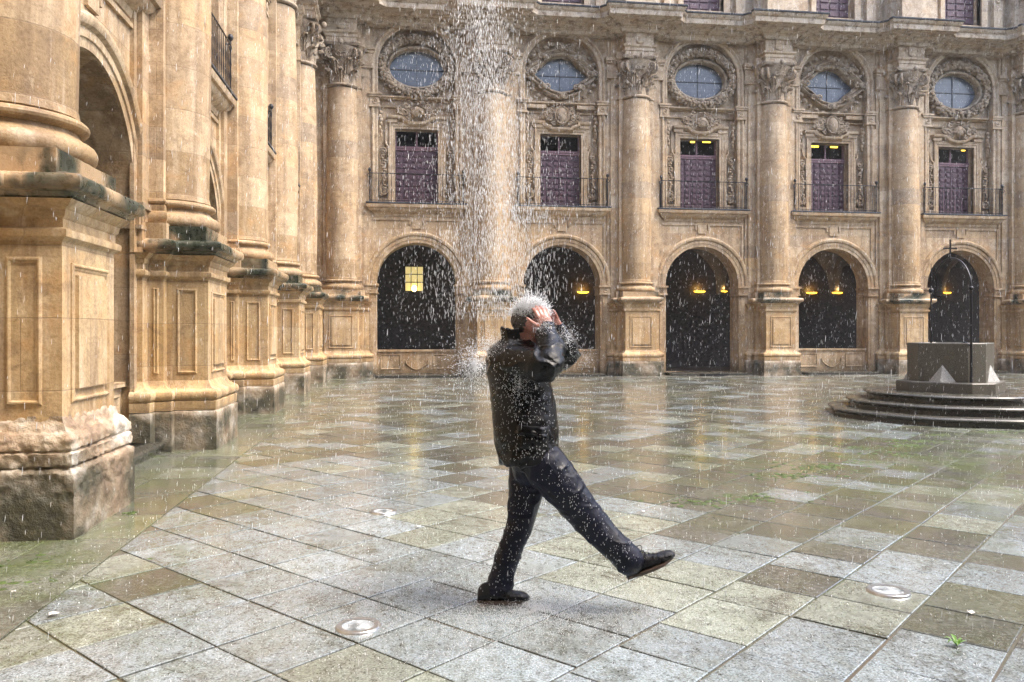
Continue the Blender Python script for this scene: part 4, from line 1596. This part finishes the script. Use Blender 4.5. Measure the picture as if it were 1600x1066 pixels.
# =================================================================== PERSON
MZ = 4.52
px0 = 20/1255*MZ
man_loc = cam2w(px0, MZ, 0)
def P(px, py, y=0.0):
    zc = MZ+y
    return Vector(((px-800)/1255*zc-px0, y, CAM_H-(py-518)/1255*zc))
def remesh(mb, voxel, smooth=4, name='tmp'):
    me = bpy.data.meshes.new(name); me.from_pydata(mb.v, [], mb.f)
    bm = bmesh.new(); bm.from_mesh(me); bmesh.ops.recalc_face_normals(bm, faces=bm.faces); bm.to_mesh(me); bm.free()
    ob = bpy.data.objects.new(name, me); COL.objects.link(ob)
    md = ob.modifiers.new('r', 'REMESH'); md.mode = 'VOXEL'; md.voxel_size = voxel; md.use_smooth_shade = True
    if smooth:
        sm = ob.modifiers.new('s', 'SMOOTH'); sm.factor = .5; sm.iterations = smooth
    dg = bpy.context.evaluated_depsgraph_get(); dg.update()
    out = bpy.data.meshes.new_from_object(ob.evaluated_get(dg))
    bpy.data.objects.remove(ob); bpy.data.meshes.remove(me)
    return out
def displace(me, fn):
    n = len(me.vertices)
    me.update()
    cos = [v.co.copy() for v in me.vertices]; nr = [v.normal.copy() for v in me.vertices]
    for v, c, q in zip(me.vertices, cos, nr):
        v.co = c + q*fn(c, q)
    me.update()
def finish(me, mat, name):
    me.name = name
    me.materials.clear(); me.materials.append(mat)
    me.shade_smooth(); me.update()
    return me
def dens(pts, rads, k=5):
    # smooth the given polyline and its radii
    pts = [Vector(p) for p in pts]; rads = [(r_, r_) if isinstance(r_, (int, float)) else r_ for r_ in rads]
    o = []; ro = []
    n = len(pts)
    for i in range(n-1):
        p0, p1, p2, p3 = pts[max(0, i-1)], pts[i], pts[i+1], pts[min(n-1, i+2)]
        for j in range(k):
            t = j/k
            o.append(.5*((2*p1)+(p2-p0)*t+(2*p0-5*p1+4*p2-p3)*t*t+(3*p1-p0-3*p2+p3)*t**3))
            s_ = t*t*(3-2*t)
            ro.append((rads[i][0]*(1-s_)+rads[i+1][0]*s_, rads[i][1]*(1-s_)+rads[i+1][1]*s_))
    o.append(pts[-1]); ro.append(rads[-1])
    return o, ro
def limb(mb, pts, rads, n=16, ref=None, k=5):
    o, ro = dens(pts, rads, k)
    mb.tube(o, ro, n, ref=ref)
    for q, r_ in ((o[0], ro[0]), (o[-1], ro[-1])):
        mb.blob(q, (min(r_), min(r_), min(r_)), 12, 8)

skin_t = NT('wet_skin')
sp_ = skin_t.pos()
skn = skin_t.noise(sp_, 30, 4)
skin = skin_t.fin(skin_t.mix(skn, (.34, .15, .12), (.52, .27, .22)), .32, skin_t.bump(skn, .2, .004), Subsurface_Weight=.08)
def cloth(name, col, scale, amp, rough, vec):
    t = NT(name)
    p = t.n('ShaderNodeTexCoord').outputs['Object']
    n = t.noise(t.scale(p, vec), scale, 5, .62, .6)
    rid = t.math('ABSOLUTE', t.math('SUBTRACT', n, .5))
    n2 = t.noise(p, 260, 2)
    n3 = t.noise(p, 9, 4)
    c = t.mix(t.ramp(n3, [(.4, 0.0), (.65, 1.0)]), tuple(q*.6 for q in col), tuple(q*1.5 for q in col))
    nr = t.bump(rid, .8, amp)
    nr = t.bump(n2, .25, .002, nr)
    return t.fin(c, t.ramp(n3, [(.38, rough), (.62, rough+.3)]), nr, Specular_IOR_Level=.28)
M['jacket'] = cloth('wet_waxed_black_cotton', (.0045, .0045, .0052), 6, .02, .15, (1, 1, 1.4))
M['trouser'] = cloth('wet_navy_denim', (.003, .0048, .015), 8, .014, .34, (1, 1, .8))
M['hair'] = simple('wet_grey_hair', (.075, .068, .07), .35, .6, 80, 0, .6)
M['shoe'] = cloth('wet_black_leather', (.010, .010, .012), 14, .02, .18, (1, 1, 1))
M['sole'] = simple('brown_rubber_sole', (.085, .055, .038), .5, .3, 40, 0, .3)

hip = P(835, 716)
kneeF = P(914, 805, -.10); ankF = P(984, 874, -.12); hipF = P(850, 722, -.08)
hipB = P(826, 724, .09); kneeB = P(813, 818, .06); ankB = P(779, 915, .03)
body = MB()
# torso and neck under the clothes
limb(body, [P(825, 715), P(820, 660), P(812, 600), P(806, 568)], [(.085, .11), (.10, .13), (.12, .16), (.10, .15)], 16, ref=(1, 0, 0))
limb(body, [P(806, 568), P(812, 548), P(822, 528)], [.075, .062, .058], 14)
Hc = P(830, 506)
rot = Matrix.Rotation(R(-14), 3, 'Y')
def H(x, y, z): return Hc + rot @ Vector((x, y, z))
body.blob(H(-.005, 0, .018), (.098, .077, .088), 20, 14, rot)
body.blob(H(.018, 0, -.04), (.072, .062, .075), 18, 12, rot)
body.blob(H(.052, 0, -.085), (.038, .036, .026), 12, 8, rot)      # chin
body.blob(H(.085, 0, .022), (.018, .05, .014), 10, 8, rot)        # brow
body.blob(H(.100, 0, -.022), (.022, .014, .022), 10, 8, rot)      # nose
body.tube([H(.088, 0, .012), H(.104, 0, -.018)], [.010, .013], 8)
body.blob(H(.088, 0, -.056), (.012, .026, .007), 10, 6, rot); body.blob(H(.085, 0, -.067), (.012, .024, .008), 10, 6, rot)
for sg in (-1, 1):
    body.blob(H(-.012, sg*.084, -.014), (.021, .012, .034), 10, 8, rot)
    body.blob(H(.078, sg*.032, .002), (.012, .014, .008), 8, 6, rot)
    body.blob(H(.06, sg*.045, -.03), (.025, .018, .022), 8, 6, rot)
def arm(sh, el, wr, r=(.052, .045, .03)):
    limb(body, [sh, (sh+el)/2, el, (el*.55+wr*.45), wr], [r[0], r[0]*.95, r[1], r[1]*.92, r[2]], 14)
shN, elN, wrN = P(804, 568, -.16), P(856, 570, -.30), P(856, 518, -.125)
shF, elF, wrF = P(826, 562, .16), P(880, 555, .25), P(873, 521, .10)
arm(shN, elN, wrN); arm(shF, elF, wrF)
def hand(wr, D, N, S, curl, tdir):
    D = D.normalized(); N = (N-D*N.dot(D)).normalized(); S = (S-D*S.dot(D)-N*S.dot(N)).normalized()
    m3 = Matrix((D, S, N)).transposed()
    body.tube([wr-D*.01, wr+D*.03], [(.022, .03), (.016, .036)], 12, ref=tuple(N))
    body.blob(wr+D*.055, (.050, .042, .017), 14, 10, m3)
    body.blob(wr+D*.035+S*.024+N*.006, (.032, .018, .016), 10, 8, m3)
    for o_, L_, r_, cu in ((.031, .072, .0098, 1.0), (.0105, .082, .0102, 1.0), (-.0105, .076, .0098, 1.05), (-.030, .058, .0085, 1.1)):
        p = wr+D*.092+S*o_
        d = (D+S*o_*3).normalized()
        pts = [wr+D*.06+S*o_*.8, p]; rr = [r_*1.1, r_*1.12]
        for k, f_ in enumerate((.45, .32, .25)):
            an = curl*cu*(.35+.33*k)
            dd = d*math.cos(an)+N*math.sin(an)
            p = p+dd*L_*f_; pts.append(p); rr.append(r_*(1.05, .95, .78)[k])
        body.tube(pts, rr, 10); body.blob(pts[-1], rr[-1], 8, 6); body.blob(pts[2], r_*1.1, 8, 6)
    p = wr+D*.028+S*.026
    pts = [p]; rr = [.014]
    t = tdir.normalized()
    for k, L_ in enumerate((.032, .03, .024)):
        p = p+(t*math.cos(.25*k)+D*math.sin(.25*k))*L_; pts.append(p); rr.append((.0125, .0115, .009)[k])
    body.tube(pts, rr, 10); body.blob(pts[-1], rr[-1], 8, 6)
hand(wrN, Vector((-.28, .16, 1)), Vector((-.35, 1, .1)), Vector((-1, 0, 0)), .95, Vector((-1, .12, .42)))
hand(wrF, Vector((-.45, -.10, 1)), Vector((-.45, -1, .1)), Vector((-1, 0, 0)), .85, Vector((-.8, -.3, .5)))
# legs
limb(body, [hipF, kneeF, ankF], [.07, .05, .035], 14); limb(body, [hipB, kneeB, ankB], [.07, .05, .035], 14)
man = link('person', finish(remesh(body, .0048, 2), skin, 'person'), None, man_loc, -YAW)
tag(man, 'person in black coat and dark jeans kicking one leg forward, hands over face under water', 'person')

# hair
mb = MB()
mb.blob(H(-.014, 0, .030), (.096, .079, .082), 40, 28, rot)
mb.blob(H(-.050, 0, .0), (.052, .066, .05), 30, 20, rot)
me = remesh(mb, .005, 2)
displace(me, lambda c, q: .004*noise.noise(c*90)+.003*noise.noise(c*180))
link('hair', finish(me, M['hair'], 'hair'), man)

# jacket
mb = MB()
rings = [(528, 790, 822, .06), (536, 776, 836, .12), (546, 763, 850, .185), (558, 759, 857, .215), (580, 760, 860, .225), (605, 764, 860, .215), (640, 769, 867, .21), (680, 771, 873, .22), (706, 776, 874, .225), (720, 781, 872, .225)]
pts = [P((a+b_)/2, y) for y, a, b_, w in rings]; rd = [((b_-a)/2*.0036, w*.92) for y, a, b_, w in rings]
o, ro = dens(pts, rd, 4)
mb.tube(o, ro, 40, ref=(1, 0, 0))
def sleeve(pts, rads): limb(mb, pts, rads, 18, k=6)
sleeve([P(806, 566, -.13), P(832, 570, -.22), elN+Vector((0, 0, .0)), P(861, 552, -.24), P(857, 528, -.16), P(856, 515, -.125)], [.092, .088, .074, .064, .056, .050])
sleeve([P(828, 561, .12), P(858, 561, .20), P(881, 557, .24), P(883, 541, .19), P(877, 526, .12), P(874, 518, .10)], [.088, .084, .076, .066, .056, .050])
# turned-up collar
def collar():
    n = 26
    inn = []; out = []
    for lv, (py, rx, ry, cx) in enumerate(((550, .085, .10, 808), (536, .078, .092, 806), (522, .074, .086, 804), (511, .074, .084, 803))):
        c = P(cx, py)
        ro_ = []; ri = []
        for k in range(n+1):
            a = R(65)+R(230)*k/n
            drop = 0.0 if lv < 3 else -.012*abs(math.cos(a*1.5))
            ro_.append(c+Vector((rx*math.cos(a), ry*math.sin(a), drop)))
            ri.append(c+Vector(((rx-.012)*math.cos(a), (ry-.012)*math.sin(a), drop)))
        inn.append(ri); out.append(ro_)
    vs = [p for r_ in out for p in r_]+[p for r_ in inn for p in r_]
    m = n+1; nv = 4*m; fs = []
    for i in range(3):
        for k in range(n):
            q = i*m+k
            fs.append((q, q+1, q+m+1, q+m)); fs.append((nv+q, nv+q+m, nv+q+m+1, nv+q+1))
        fs.append((i*m, (i+1)*m, nv+(i+1)*m, nv+i*m)); q = i*m+n
        fs.append((q, nv+q, nv+q+m, q+m))
    for k in range(n):
        q = 3*m+k; fs.append((q, q+1, nv+q+1, nv+q)); fs.append((k, nv+k, nv+k+1, k+1))
    mb.add(vs, fs)
collar()
me = remesh(mb, .0065, 3)
zs_lo, zs_hi = P(0, 600).z, P(0, 520).z
def fold(v, sharp=4.5, p=1.6):
    return max(0, 1-abs(noise.noise(v))*sharp)**p
def wrink(c, q):
    arm_k = max(0, min(1, (c.x-.0)/.08))*max(0, min(1, (c.z-zs_lo)/.06))
    hemk = max(0, min(1, (1.02-c.z)/.2))
    shk = max(0, min(1, (c.z-1.25)/.15))
    # long soft drape folds down the back and sides, tight creases across the sleeves
    soft = noise.noise(Vector((c.x*6, c.y*6, c.z*1.6)))*.010 + noise.noise(Vector((c.x*3, c.y*3, c.z*5+7)))*.008
    f1 = fold(Vector((c.x*5+c.z*4, c.y*4, c.z*6-c.x*5)))
    f2 = fold(Vector((c.x*9-c.z*5+3, c.y*7, c.z*12+c.x*8)), 4)
    return soft+(.004+.010*arm_k+.005*hemk+.004*shk)*f1+(.0015+.007*arm_k+.003*hemk)*f2
displace(me, wrink)
jk = link('coat', finish(me, M['jacket'], 'coat'), man)
# patch pocket with flap, wrapped on the near side of the coat
def surf(px, py, lift):
    # nearest point of the coat's near side: ellipse between the rings
    for i in range(len(rings)-1):
        if rings[i][0] <= py <= rings[i+1][0]:
            t = (py-rings[i][0])/(rings[i+1][0]-rings[i][0])
            a = rings[i][1]*(1-t)+rings[i+1][1]*t; b_ = rings[i][2]*(1-t)+rings[i+1][2]*t; w = (rings[i][3]*(1-t)+rings[i+1][3]*t)*.92
            c = (a+b_)/2; h_ = (b_-a)/2
            e = max(-.97, min(.97, (px-c)/h_))
            return P(px, py, -(w*math.sqrt(1-e*e)+lift))
def patch(x0, x1, y0, y1, th, mat, name, sag=0):
    mb = MB(); n = 14; m_ = 10
    vs = []
    for lay in (0, 1):
        for i in range(n+1):
            for j in range(m_+1):
                px = x0+(x1-x0)*i/n; py = y0+(y1-y0)*j/m_+sag*math.sin(PI*i/n)+.08*(px-x0)
                edge = min(i, n-i, j, m_-j)
                l = (th*min(1, edge/1.5+.3) if lay == 0 else -.02) + (.010*(1-abs(noise.noise(Vector((px*.13, py*.16, 4))))*2.4) if lay == 0 else 0)
                vs.append(surf(px, py, l))
    m = m_+1; nv = (n+1)*m; fs = []
    for i in range(n):
        for j in range(m_):
            q = i*m+j; fs.append((q, q+1, q+m+1, q+m)); fs.append((nv+q, nv+q+m, nv+q+m+1, nv+q+1))
    for i in range(n):
        fs.append((i*m, (i+1)*m, nv+(i+1)*m, nv+i*m)); q = i*m+m_; fs.append((q, nv+q, nv+q+m, q+m))
    for j in range(m_):
        fs.append((j, nv+j, nv+j+1, j+1)); q = n*m+j; fs.append((q, q+1, nv+q+1, nv+q))
    mb.add(vs, fs)
    me = mb.mesh(name, mat, 60)
    return link(name, me, jk)
patch(812, 858, 672, 702, .016, M['jacket'], 'pocket')
patch(806, 858, 662, 680, .028, M['jacket'], 'pocket_flap', 2)

# trousers
mb = MB()
limb(mb, [P(832, 705), P(834, 730)], [(.125, .15), (.125, .15)], 24, ref=(1, 0, 0))
limb(mb, [hipF+Vector((.0, 0, -.01)), P(872, 752, -.09), P(898, 785, -.10), kneeF, P(944, 838, -.11), P(968, 860, -.12), P(984, 876, -.12)], [.125, .118, .103, .094, .084, .076, .080], 20)
limb(mb, [hipB, P(822, 765, .07), kneeB, P(800, 850, .05), P(788, 885, .04), P(779, 920, .03)], [.115, .098, .080, .070, .068, .074], 20)
me = remesh(mb, .0065, 3)
def wr2(c, q):
    lo = max(0, min(1, (.35-c.z)/.25))
    soft = noise.noise(Vector((c.x*5, c.y*6, c.z*4)))*.008
    f1 = fold(Vector((c.x*5-c.z*4, c.y*4, c.z*8+c.x*5)))
    f2 = fold(Vector((c.x*12+c.z*6, c.y*10, c.z*18)), 4)
    return soft+(.006+.004*lo)*f1+(.002+.004*lo)*f2
displace(me, wr2)
link('trousers', finish(me, M['trouser'], 'trousers'), man)

def shoe(heel, pitch, name, roll=0):
    # local: x heel to toe, z up, sole bottom at z 0
    L_ = .285
    st = [(-.004, .014, .034, .07), (.002, .034, .034, .10), (.03, .042, .036, .125), (.07, .046, .036, .135), (.11, .046, .036, .122), (.145, .047, .036, .098), (.18, .051, .036, .083), (.22, .054, .036, .077), (.255, .050, .036, .072), (.278, .038, .036, .062), (.290, .014, .034, .045)]
    T = Matrix.Translation(heel) @ Matrix.Rotation(R(-pitch), 4, 'Y') @ Matrix.Rotation(R(roll), 4, 'X')
    mb = MB(); vs = []; n = 16
    for (x, w, zb, h_) in st:
        for k in range(n):
            a = 2*PI*k/n
            yy = w*math.cos(a)*(1 if math.sin(a) < 0 else .92)
            zz = .022+(h_-.022)*.5*(1+math.sin(a)) if True else 0
            vs.append(T @ Vector((x, yy*(1.0 if zz < .05 else max(.45, 1-(zz-.05)*7)), zz)))
    fs = []
    for i in range(len(st)-1):
        for k in range(n):
            k2 = (k+1) % n
            fs.append((i*n+k, i*n+k2, (i+1)*n+k2, (i+1)*n+k))
    fs.append(tuple(range(n))); fs.append(tuple((len(st)-1)*n+k for k in range(n)))
    mb.add(vs, fs)
    me = mb.mesh(name, M['shoe'], 70)
    so = link('shoe', me, man)
    md = so.modifiers.new('s', 'SUBSURF'); md.levels = 2; md.render_levels = 2
    # sole with heel and welt
    mb = MB(); prof = []
    m = 28
    def outline(grow):
        pts = []
        for k in range(m):
            t = k/m*2*PI
            x = L_/2 - math.cos(t)*(L_/2+grow)
            s_ = x/L_
            wd = .030+.017*math.sin(max(0, min(1, (s_-.25)/.75))*PI)**.8 + grow
            pts.append((x, math.sin(t)*wd*(1.0 if True else 1)))
        return pts
    lv = [(.008, -.006), (.010, .004), (.017, .004), (.019, .007), (.026, .007), (.028, .0)]
    vs = []
    for z, g in lv:
        for (x, y_) in outline(g):
            lift = .018*max(0, (x-.20)/.085)**2 if x > .20 else (0)
            notch = .006 if .085 < x < .13 and z < .01 else 0
            vs.append(T @ Vector((x, y_, z+lift+notch)))
    fs = []
    for i in range(len(lv)-1):
        for k in range(m):
            k2 = (k+1) % m
            fs.append((i*m+k, i*m+k2, (i+1)*m+k2, (i+1)*m+k))
    fs.append(tuple(range(m-1, -1, -1))); fs.append(tuple((len(lv)-1)*m+k for k in range(m)))
    mb.add(vs, fs)
    link('sole', mb.mesh('sole', M['sole'], 50), so)
    mb = MB()
    for k in range(5):
        x = .115+.02*k; z = .112-.010*k
        mb.tube([T @ Vector((x, -.026, z-.012)), T @ Vector((x+.006, 0, z+.006)), T @ Vector((x, .026, z-.012))], .0028, 6)
    for sg in (-1, 1):
        pts = []
        for k in range(15):
            t = k/14*2*PI
            pts.append(T @ Vector((.118+.020*math.sin(t)+.01*k/14, sg*(.004+.030*(1-math.cos(t))/2), .112+.028*math.sin(t*.5)+.006*sg)))
        mb.tube(pts, .0024, 6)
        mb.tube([T @ Vector((.12, 0, .10)), T @ Vector((.14, sg*.03, .10)), T @ Vector((.15, sg*.045, .075))], .0022, 6)
    link('lace', mb.mesh('lace', M['jacket'], 60), so)
heelB = P(747, 949, .0); heelB.z = .014
shoe(heelB, 0, 'shoe_upper')
hF = P(983, 908, -.12)
shoe(hF, 24, 'shoe_upper')
# =================================================================== WATER
def drops_mesh(name, C_, L_, R_, mat, dirs=None):
    # five-sided spindle drops
    n = len(C_); k = 4
    C_ = np.asarray(C_, dtype=np.float64); L_ = np.asarray(L_)[:, None]; R_ = np.asarray(R_)[:, None]
    if dirs is None: D = np.tile(np.array([[0., 0., 1.]]), (n, 1))
    else: D = np.asarray(dirs); D = D/np.linalg.norm(D, axis=1)[:, None]
    ref = np.where(np.abs(D[:, 2:3]) > .9, np.array([[1., 0, 0]]), np.array([[0, 0, 1.]]))
    A = np.cross(D, ref); A /= np.linalg.norm(A, axis=1)[:, None]
    B = np.cross(D, A)
    V = np.zeros((n, 2+2*k, 3))
    V[:, 0] = C_-D*L_/2; V[:, 1] = C_+D*L_/2
    for j in range(k):
        a = 2*PI*j/k
        o = (A*math.cos(a)+B*math.sin(a))*R_
        V[:, 2+j] = C_-D*L_*.22+o; V[:, 2+k+j] = C_+D*L_*.15+o*.9
    base = (np.arange(n)*(2+2*k))[:, None]
    F3 = []; F4 = []
    for j in range(k):
        j2 = (j+1) % k
        F3.append(np.stack([np.zeros(n)+0, np.zeros(n)+2+j2, np.zeros(n)+2+j], 1)+base)
        F3.append(np.stack([np.zeros(n)+1, np.zeros(n)+2+k+j, np.zeros(n)+2+k+j2], 1)+base)
        F4.append(np.stack([np.zeros(n)+2+j, np.zeros(n)+2+j2, np.zeros(n)+2+k+j2, np.zeros(n)+2+k+j], 1)+base)
    F3 = np.concatenate(F3).astype(np.int32); F4 = np.concatenate(F4).astype(np.int32)
    me = bpy.data.meshes.new(name)
    me.vertices.add(n*(2+2*k)); me.vertices.foreach_set('co', V.reshape(-1).astype(np.float32))
    loops = np.concatenate([F3.ravel(), F4.ravel()])
    me.loops.add(len(loops)); me.loops.foreach_set('vertex_index', loops)
    nf = len(F3)+len(F4)
    me.polygons.add(nf)
    ls = np.concatenate([np.arange(len(F3))*3, len(F3)*3+np.arange(len(F4))*4]).astype(np.int32)
    me.polygons.foreach_set('loop_start', ls)
    me.update(calc_edges=True)
    me.materials.append(mat)
    me.shade_smooth()
    return me
rg = np.random.default_rng(4)
def camw(xc, zc, z):
    return np.stack([xc*cs+zc*sn, zc*cs-xc*sn, z], 1)
# rain through the whole court
N = 30000
zc = 2.2+25*rg.random(N)**.62
ax = (rg.random(N)*2-1)*.70*zc
top = CAM_H+.46*zc
z = rg.random(N)*np.minimum(top, 12.5)
C_ = camw(ax, zc, z)
ok = (C_[:, 0] > -2.4) & (C_[:, 0] < 30) & (C_[:, 1] < 25.6)
C_ = C_[ok]; n = len(C_)
D = np.tile(np.array([[.06, 0, 1.]]), (n, 1))+rg.normal(0, .05, (n, 3))*np.array([[1, 1, 0]])
tag(link('rain', drops_mesh('rain', C_, rg.uniform(.016, .042, n)*(1+.02*zc[ok]), rg.uniform(.0005, .0012, n)*(1+.035*zc[ok]), M['water'], D)), 'white rain drops falling all over the courtyard', 'rain', kind='stuff')

# the spout of water from the roof that hits the man
def from_px(px, py, zc_): return camw((px-800)/1255*zc_, zc_, CAM_H-(py-518)/1255*zc_)
n = 11500
py = rg.random(n)**.8*560-60
t = np.clip((py+60)/560, 0, 1)
px = 742+45*t+rg.normal(0, 1, n)*(25+20*t)
wide = rg.random(n) < .24
px = np.where(wide, 735+rg.normal(0, 62, n), px)
zz = 4.52+rg.normal(0, .22, n)+np.where(wide, rg.random(n)*3, 0)
py = np.where((px > 800) & (py > 470), py-150, py)
C_ = from_px(px, py, zz)
D = np.stack([rg.normal(0, .10, n), rg.normal(0, .1, n), np.ones(n)], 1)
Ls = rg.uniform(.010, .038, n); Rs = rg.uniform(.0004, .0012, n)
big = rg.random(n) < .03
Rs = np.where(big, Rs*1.9, Rs); Ls = np.where(big, Ls*1.5, Ls)
tag(link('waterspout', drops_mesh('waterspout', C_, Ls, Rs, M['water'], D)), 'heavy stream of white water drops falling onto the person', 'water', kind='stuff')

# spray thrown off head, shoulders and the slabs
Cs = []; Ls = []; Rs = []; Ds = []
def burst(px, py, y, n, spread, up=(0, 0, 1), size=1.0, aniso=(1, 1, 1), lo=.2):
    c = np.array(from_px(np.array([px*1.0]), np.array([py*1.0]), np.array([MZ+y])))[0]
    d = rg.normal(0, 1, (n, 3))*np.array(aniso)+np.array(up)*.8
    d /= np.linalg.norm(d, axis=1)[:, None]
    r_ = spread*(lo+np.abs(rg.normal(0, .45, n)))
    Cs.append(c+d*r_[:, None]); Ds.append(d)
    Ls.append(rg.uniform(.002, .010, n)*size); Rs.append(rg.uniform(.0006, .0014, n)*size)
R3 = Vector
crown = H(0, 0, .02)
wc = np.array(cam2w(*( (crown.x+px0), MZ+crown.y, crown.z)))
n = 9000
d = rg.normal(0, 1, (n, 3)); d[:, 2] = np.abs(d[:, 2])*1.2+.55; d[:, 0] += .15
d /= np.linalg.norm(d, axis=1)[:, None]
rr = .097+np.abs(rg.normal(0, .016, n))
Cs.append(wc+d*rr[:, None]*np.array([1.0, .85, .98])); Ds.append(d+rg.normal(0, .4, (n, 3))); Ls.append(rg.uniform(.005, .016, n)); Rs.append(rg.uniform(.0009, .0018, n))
n = 260
d = rg.normal(0, 1, (n, 3)); d[:, 2] = np.abs(d[:, 2])+.5; d /= np.linalg.norm(d, axis=1)[:, None]
rr = .10+np.abs(rg.normal(0, .035, n))
Cs.append(wc+d*rr[:, None]); Ds.append(d); Ls.append(rg.uniform(.02, .05, n)); Rs.append(rg.uniform(.0008, .0018, n))
burst(835, 480, 0, 900, .10, (.1, 0, .8), 1.0)
burst(770, 545, -.1, 1100, .13, (-.5, 0, .5), 1.0)
burst(742, 572, .3, 2200, .26, (-.2, 0, .2), 1.3, (1.0, .8, 1.3), 0)
burst(880, 530, .0, 700, .11, (.6, 0, .6), .9)
burst(850, 515, -.2, 500, .10, (.2, -.3, .6), .9)
burst(905, 560, .1, 300, .14, (.8, 0, .2), .8)
burst(812, 600, -.25, 500, .20, (0, -.6, 0), .9, (1, .2, 1.2), 0)
# drops running on coat and trousers
n = 600
py = rg.random(n)*160+560
e = rg.uniform(-.95, .95, n)
pts = []
for a, b_ in zip(py, e):
    for i in range(len(rings)-1):
        if rings[i][0] <= a <= rings[i+1][0]:
            t = (a-rings[i][0])/(rings[i+1][0]-rings[i][0])
            x0_ = rings[i][1]*(1-t)+rings[i+1][1]*t; x1_ = rings[i][2]*(1-t)+rings[i+1][2]*t; w = (rings[i][3]*(1-t)+rings[i+1][3]*t)*.92
            q = P((x0_+x1_)/2+b_*(x1_-x0_)/2, a, -(w*math.sqrt(1-b_*b_)+.012+.03*random.random()))
            pts.append(cam2w(q.x+px0, MZ+q.y, q.z))
n = len(pts)
Cs.append(np.array(pts)); Ds.append(np.tile(np.array([[0, 0, 1.]]), (n, 1))+rg.normal(0, .2, (n, 3))); Ls.append(rg.uniform(.002, .012, n)); Rs.append(rg.uniform(.0006, .0013, n))
for (A, B_, rr_, m) in ((hipF, ankF, .1, 260), (hipB, ankB, .08, 240)):
    for k in range(m):
        t = random.random(); q = A*(1-t)+B_*t+Vector((random.gauss(0, .05), -rr_-.02-.05*random.random(), random.gauss(0, .04)))
        Cs.append(np.array([cam2w(q.x+px0, MZ+q.y, q.z)])); Ds.append(np.array([[.05, 0, 1.]])); Ls.append(np.array([random.uniform(.002, .012)])); Rs.append(np.array([random.uniform(.0006, .0013)]))
# splashes where the spout lands
n = 11000
a = rg.random(n)*2*PI; r_ = np.abs(rg.normal(0, .62, n))
x0, y0, _ = cam2w(.12, 4.4)
X = x0+np.cos(a)*r_*1.5; Y = y0+np.sin(a)*r_*.8
Zz = .014+np.abs(rg.normal(0, .022, n))*np.exp(-r_)
Cs.append(np.stack([X, Y, Zz], 1)); Ds.append(rg.normal(0, .6, (n, 3))+np.array([[0, 0, 1.]])); Ls.append(rg.uniform(.003, .009, n)); Rs.append(rg.uniform(.0008, .0018, n))
# little crowns of rain on the slabs everywhere
n = 5500
zc_ = 3.2+20*rg.random(n)**1.1
xx = (rg.random(n)*2-1)*.66*zc_
W3_ = camw(xx, zc_, np.zeros(n)+.018)
ok = (W3_[:, 0] > -2.3) & (W3_[:, 0] < 30) & (W3_[:, 1] < 25.5)
W3_ = W3_[ok]; n = len(W3_)
Cs.append(W3_); Ds.append(rg.normal(0, .3, (n, 3))+np.array([[0, 0, 1.]])); Ls.append(rg.uniform(.006, .016, n)*(1+.04*zc_[ok])); Rs.append(rg.uniform(.0009, .0022, n)*(1+.045*zc_[ok]))
tag(link('splash', drops_mesh('splash', np.concatenate(Cs), np.concatenate(Ls), np.concatenate(Rs), M['water'], np.concatenate(Ds))), 'fine white spray bursting from the head, shoulders and wet slabs', 'splash', kind='stuff')

# =================================================================== RAIN HAZE
mb = MB(); mb.box(-9.5, 37, -8.5, 35, -1.3, 24)
hz = link('haze', mb.mesh('haze', M['rear'], None)); tag(hz, kind='stuff')
hm = bpy.data.materials.new('rain_haze'); hm.use_nodes = True
for n_ in list(hm.node_tree.nodes): hm.node_tree.nodes.remove(n_)
pv = hm.node_tree.nodes.new('ShaderNodeVolumePrincipled'); ho = hm.node_tree.nodes.new('ShaderNodeOutputMaterial')
pv.inputs['Density'].default_value = .0006; pv.inputs['Color'].default_value = (.9, .93, .97, 1)
hm.node_tree.links.new(pv.outputs[0], ho.inputs['Volume'])
hz.data.materials.clear(); hz.data.materials.append(hm)
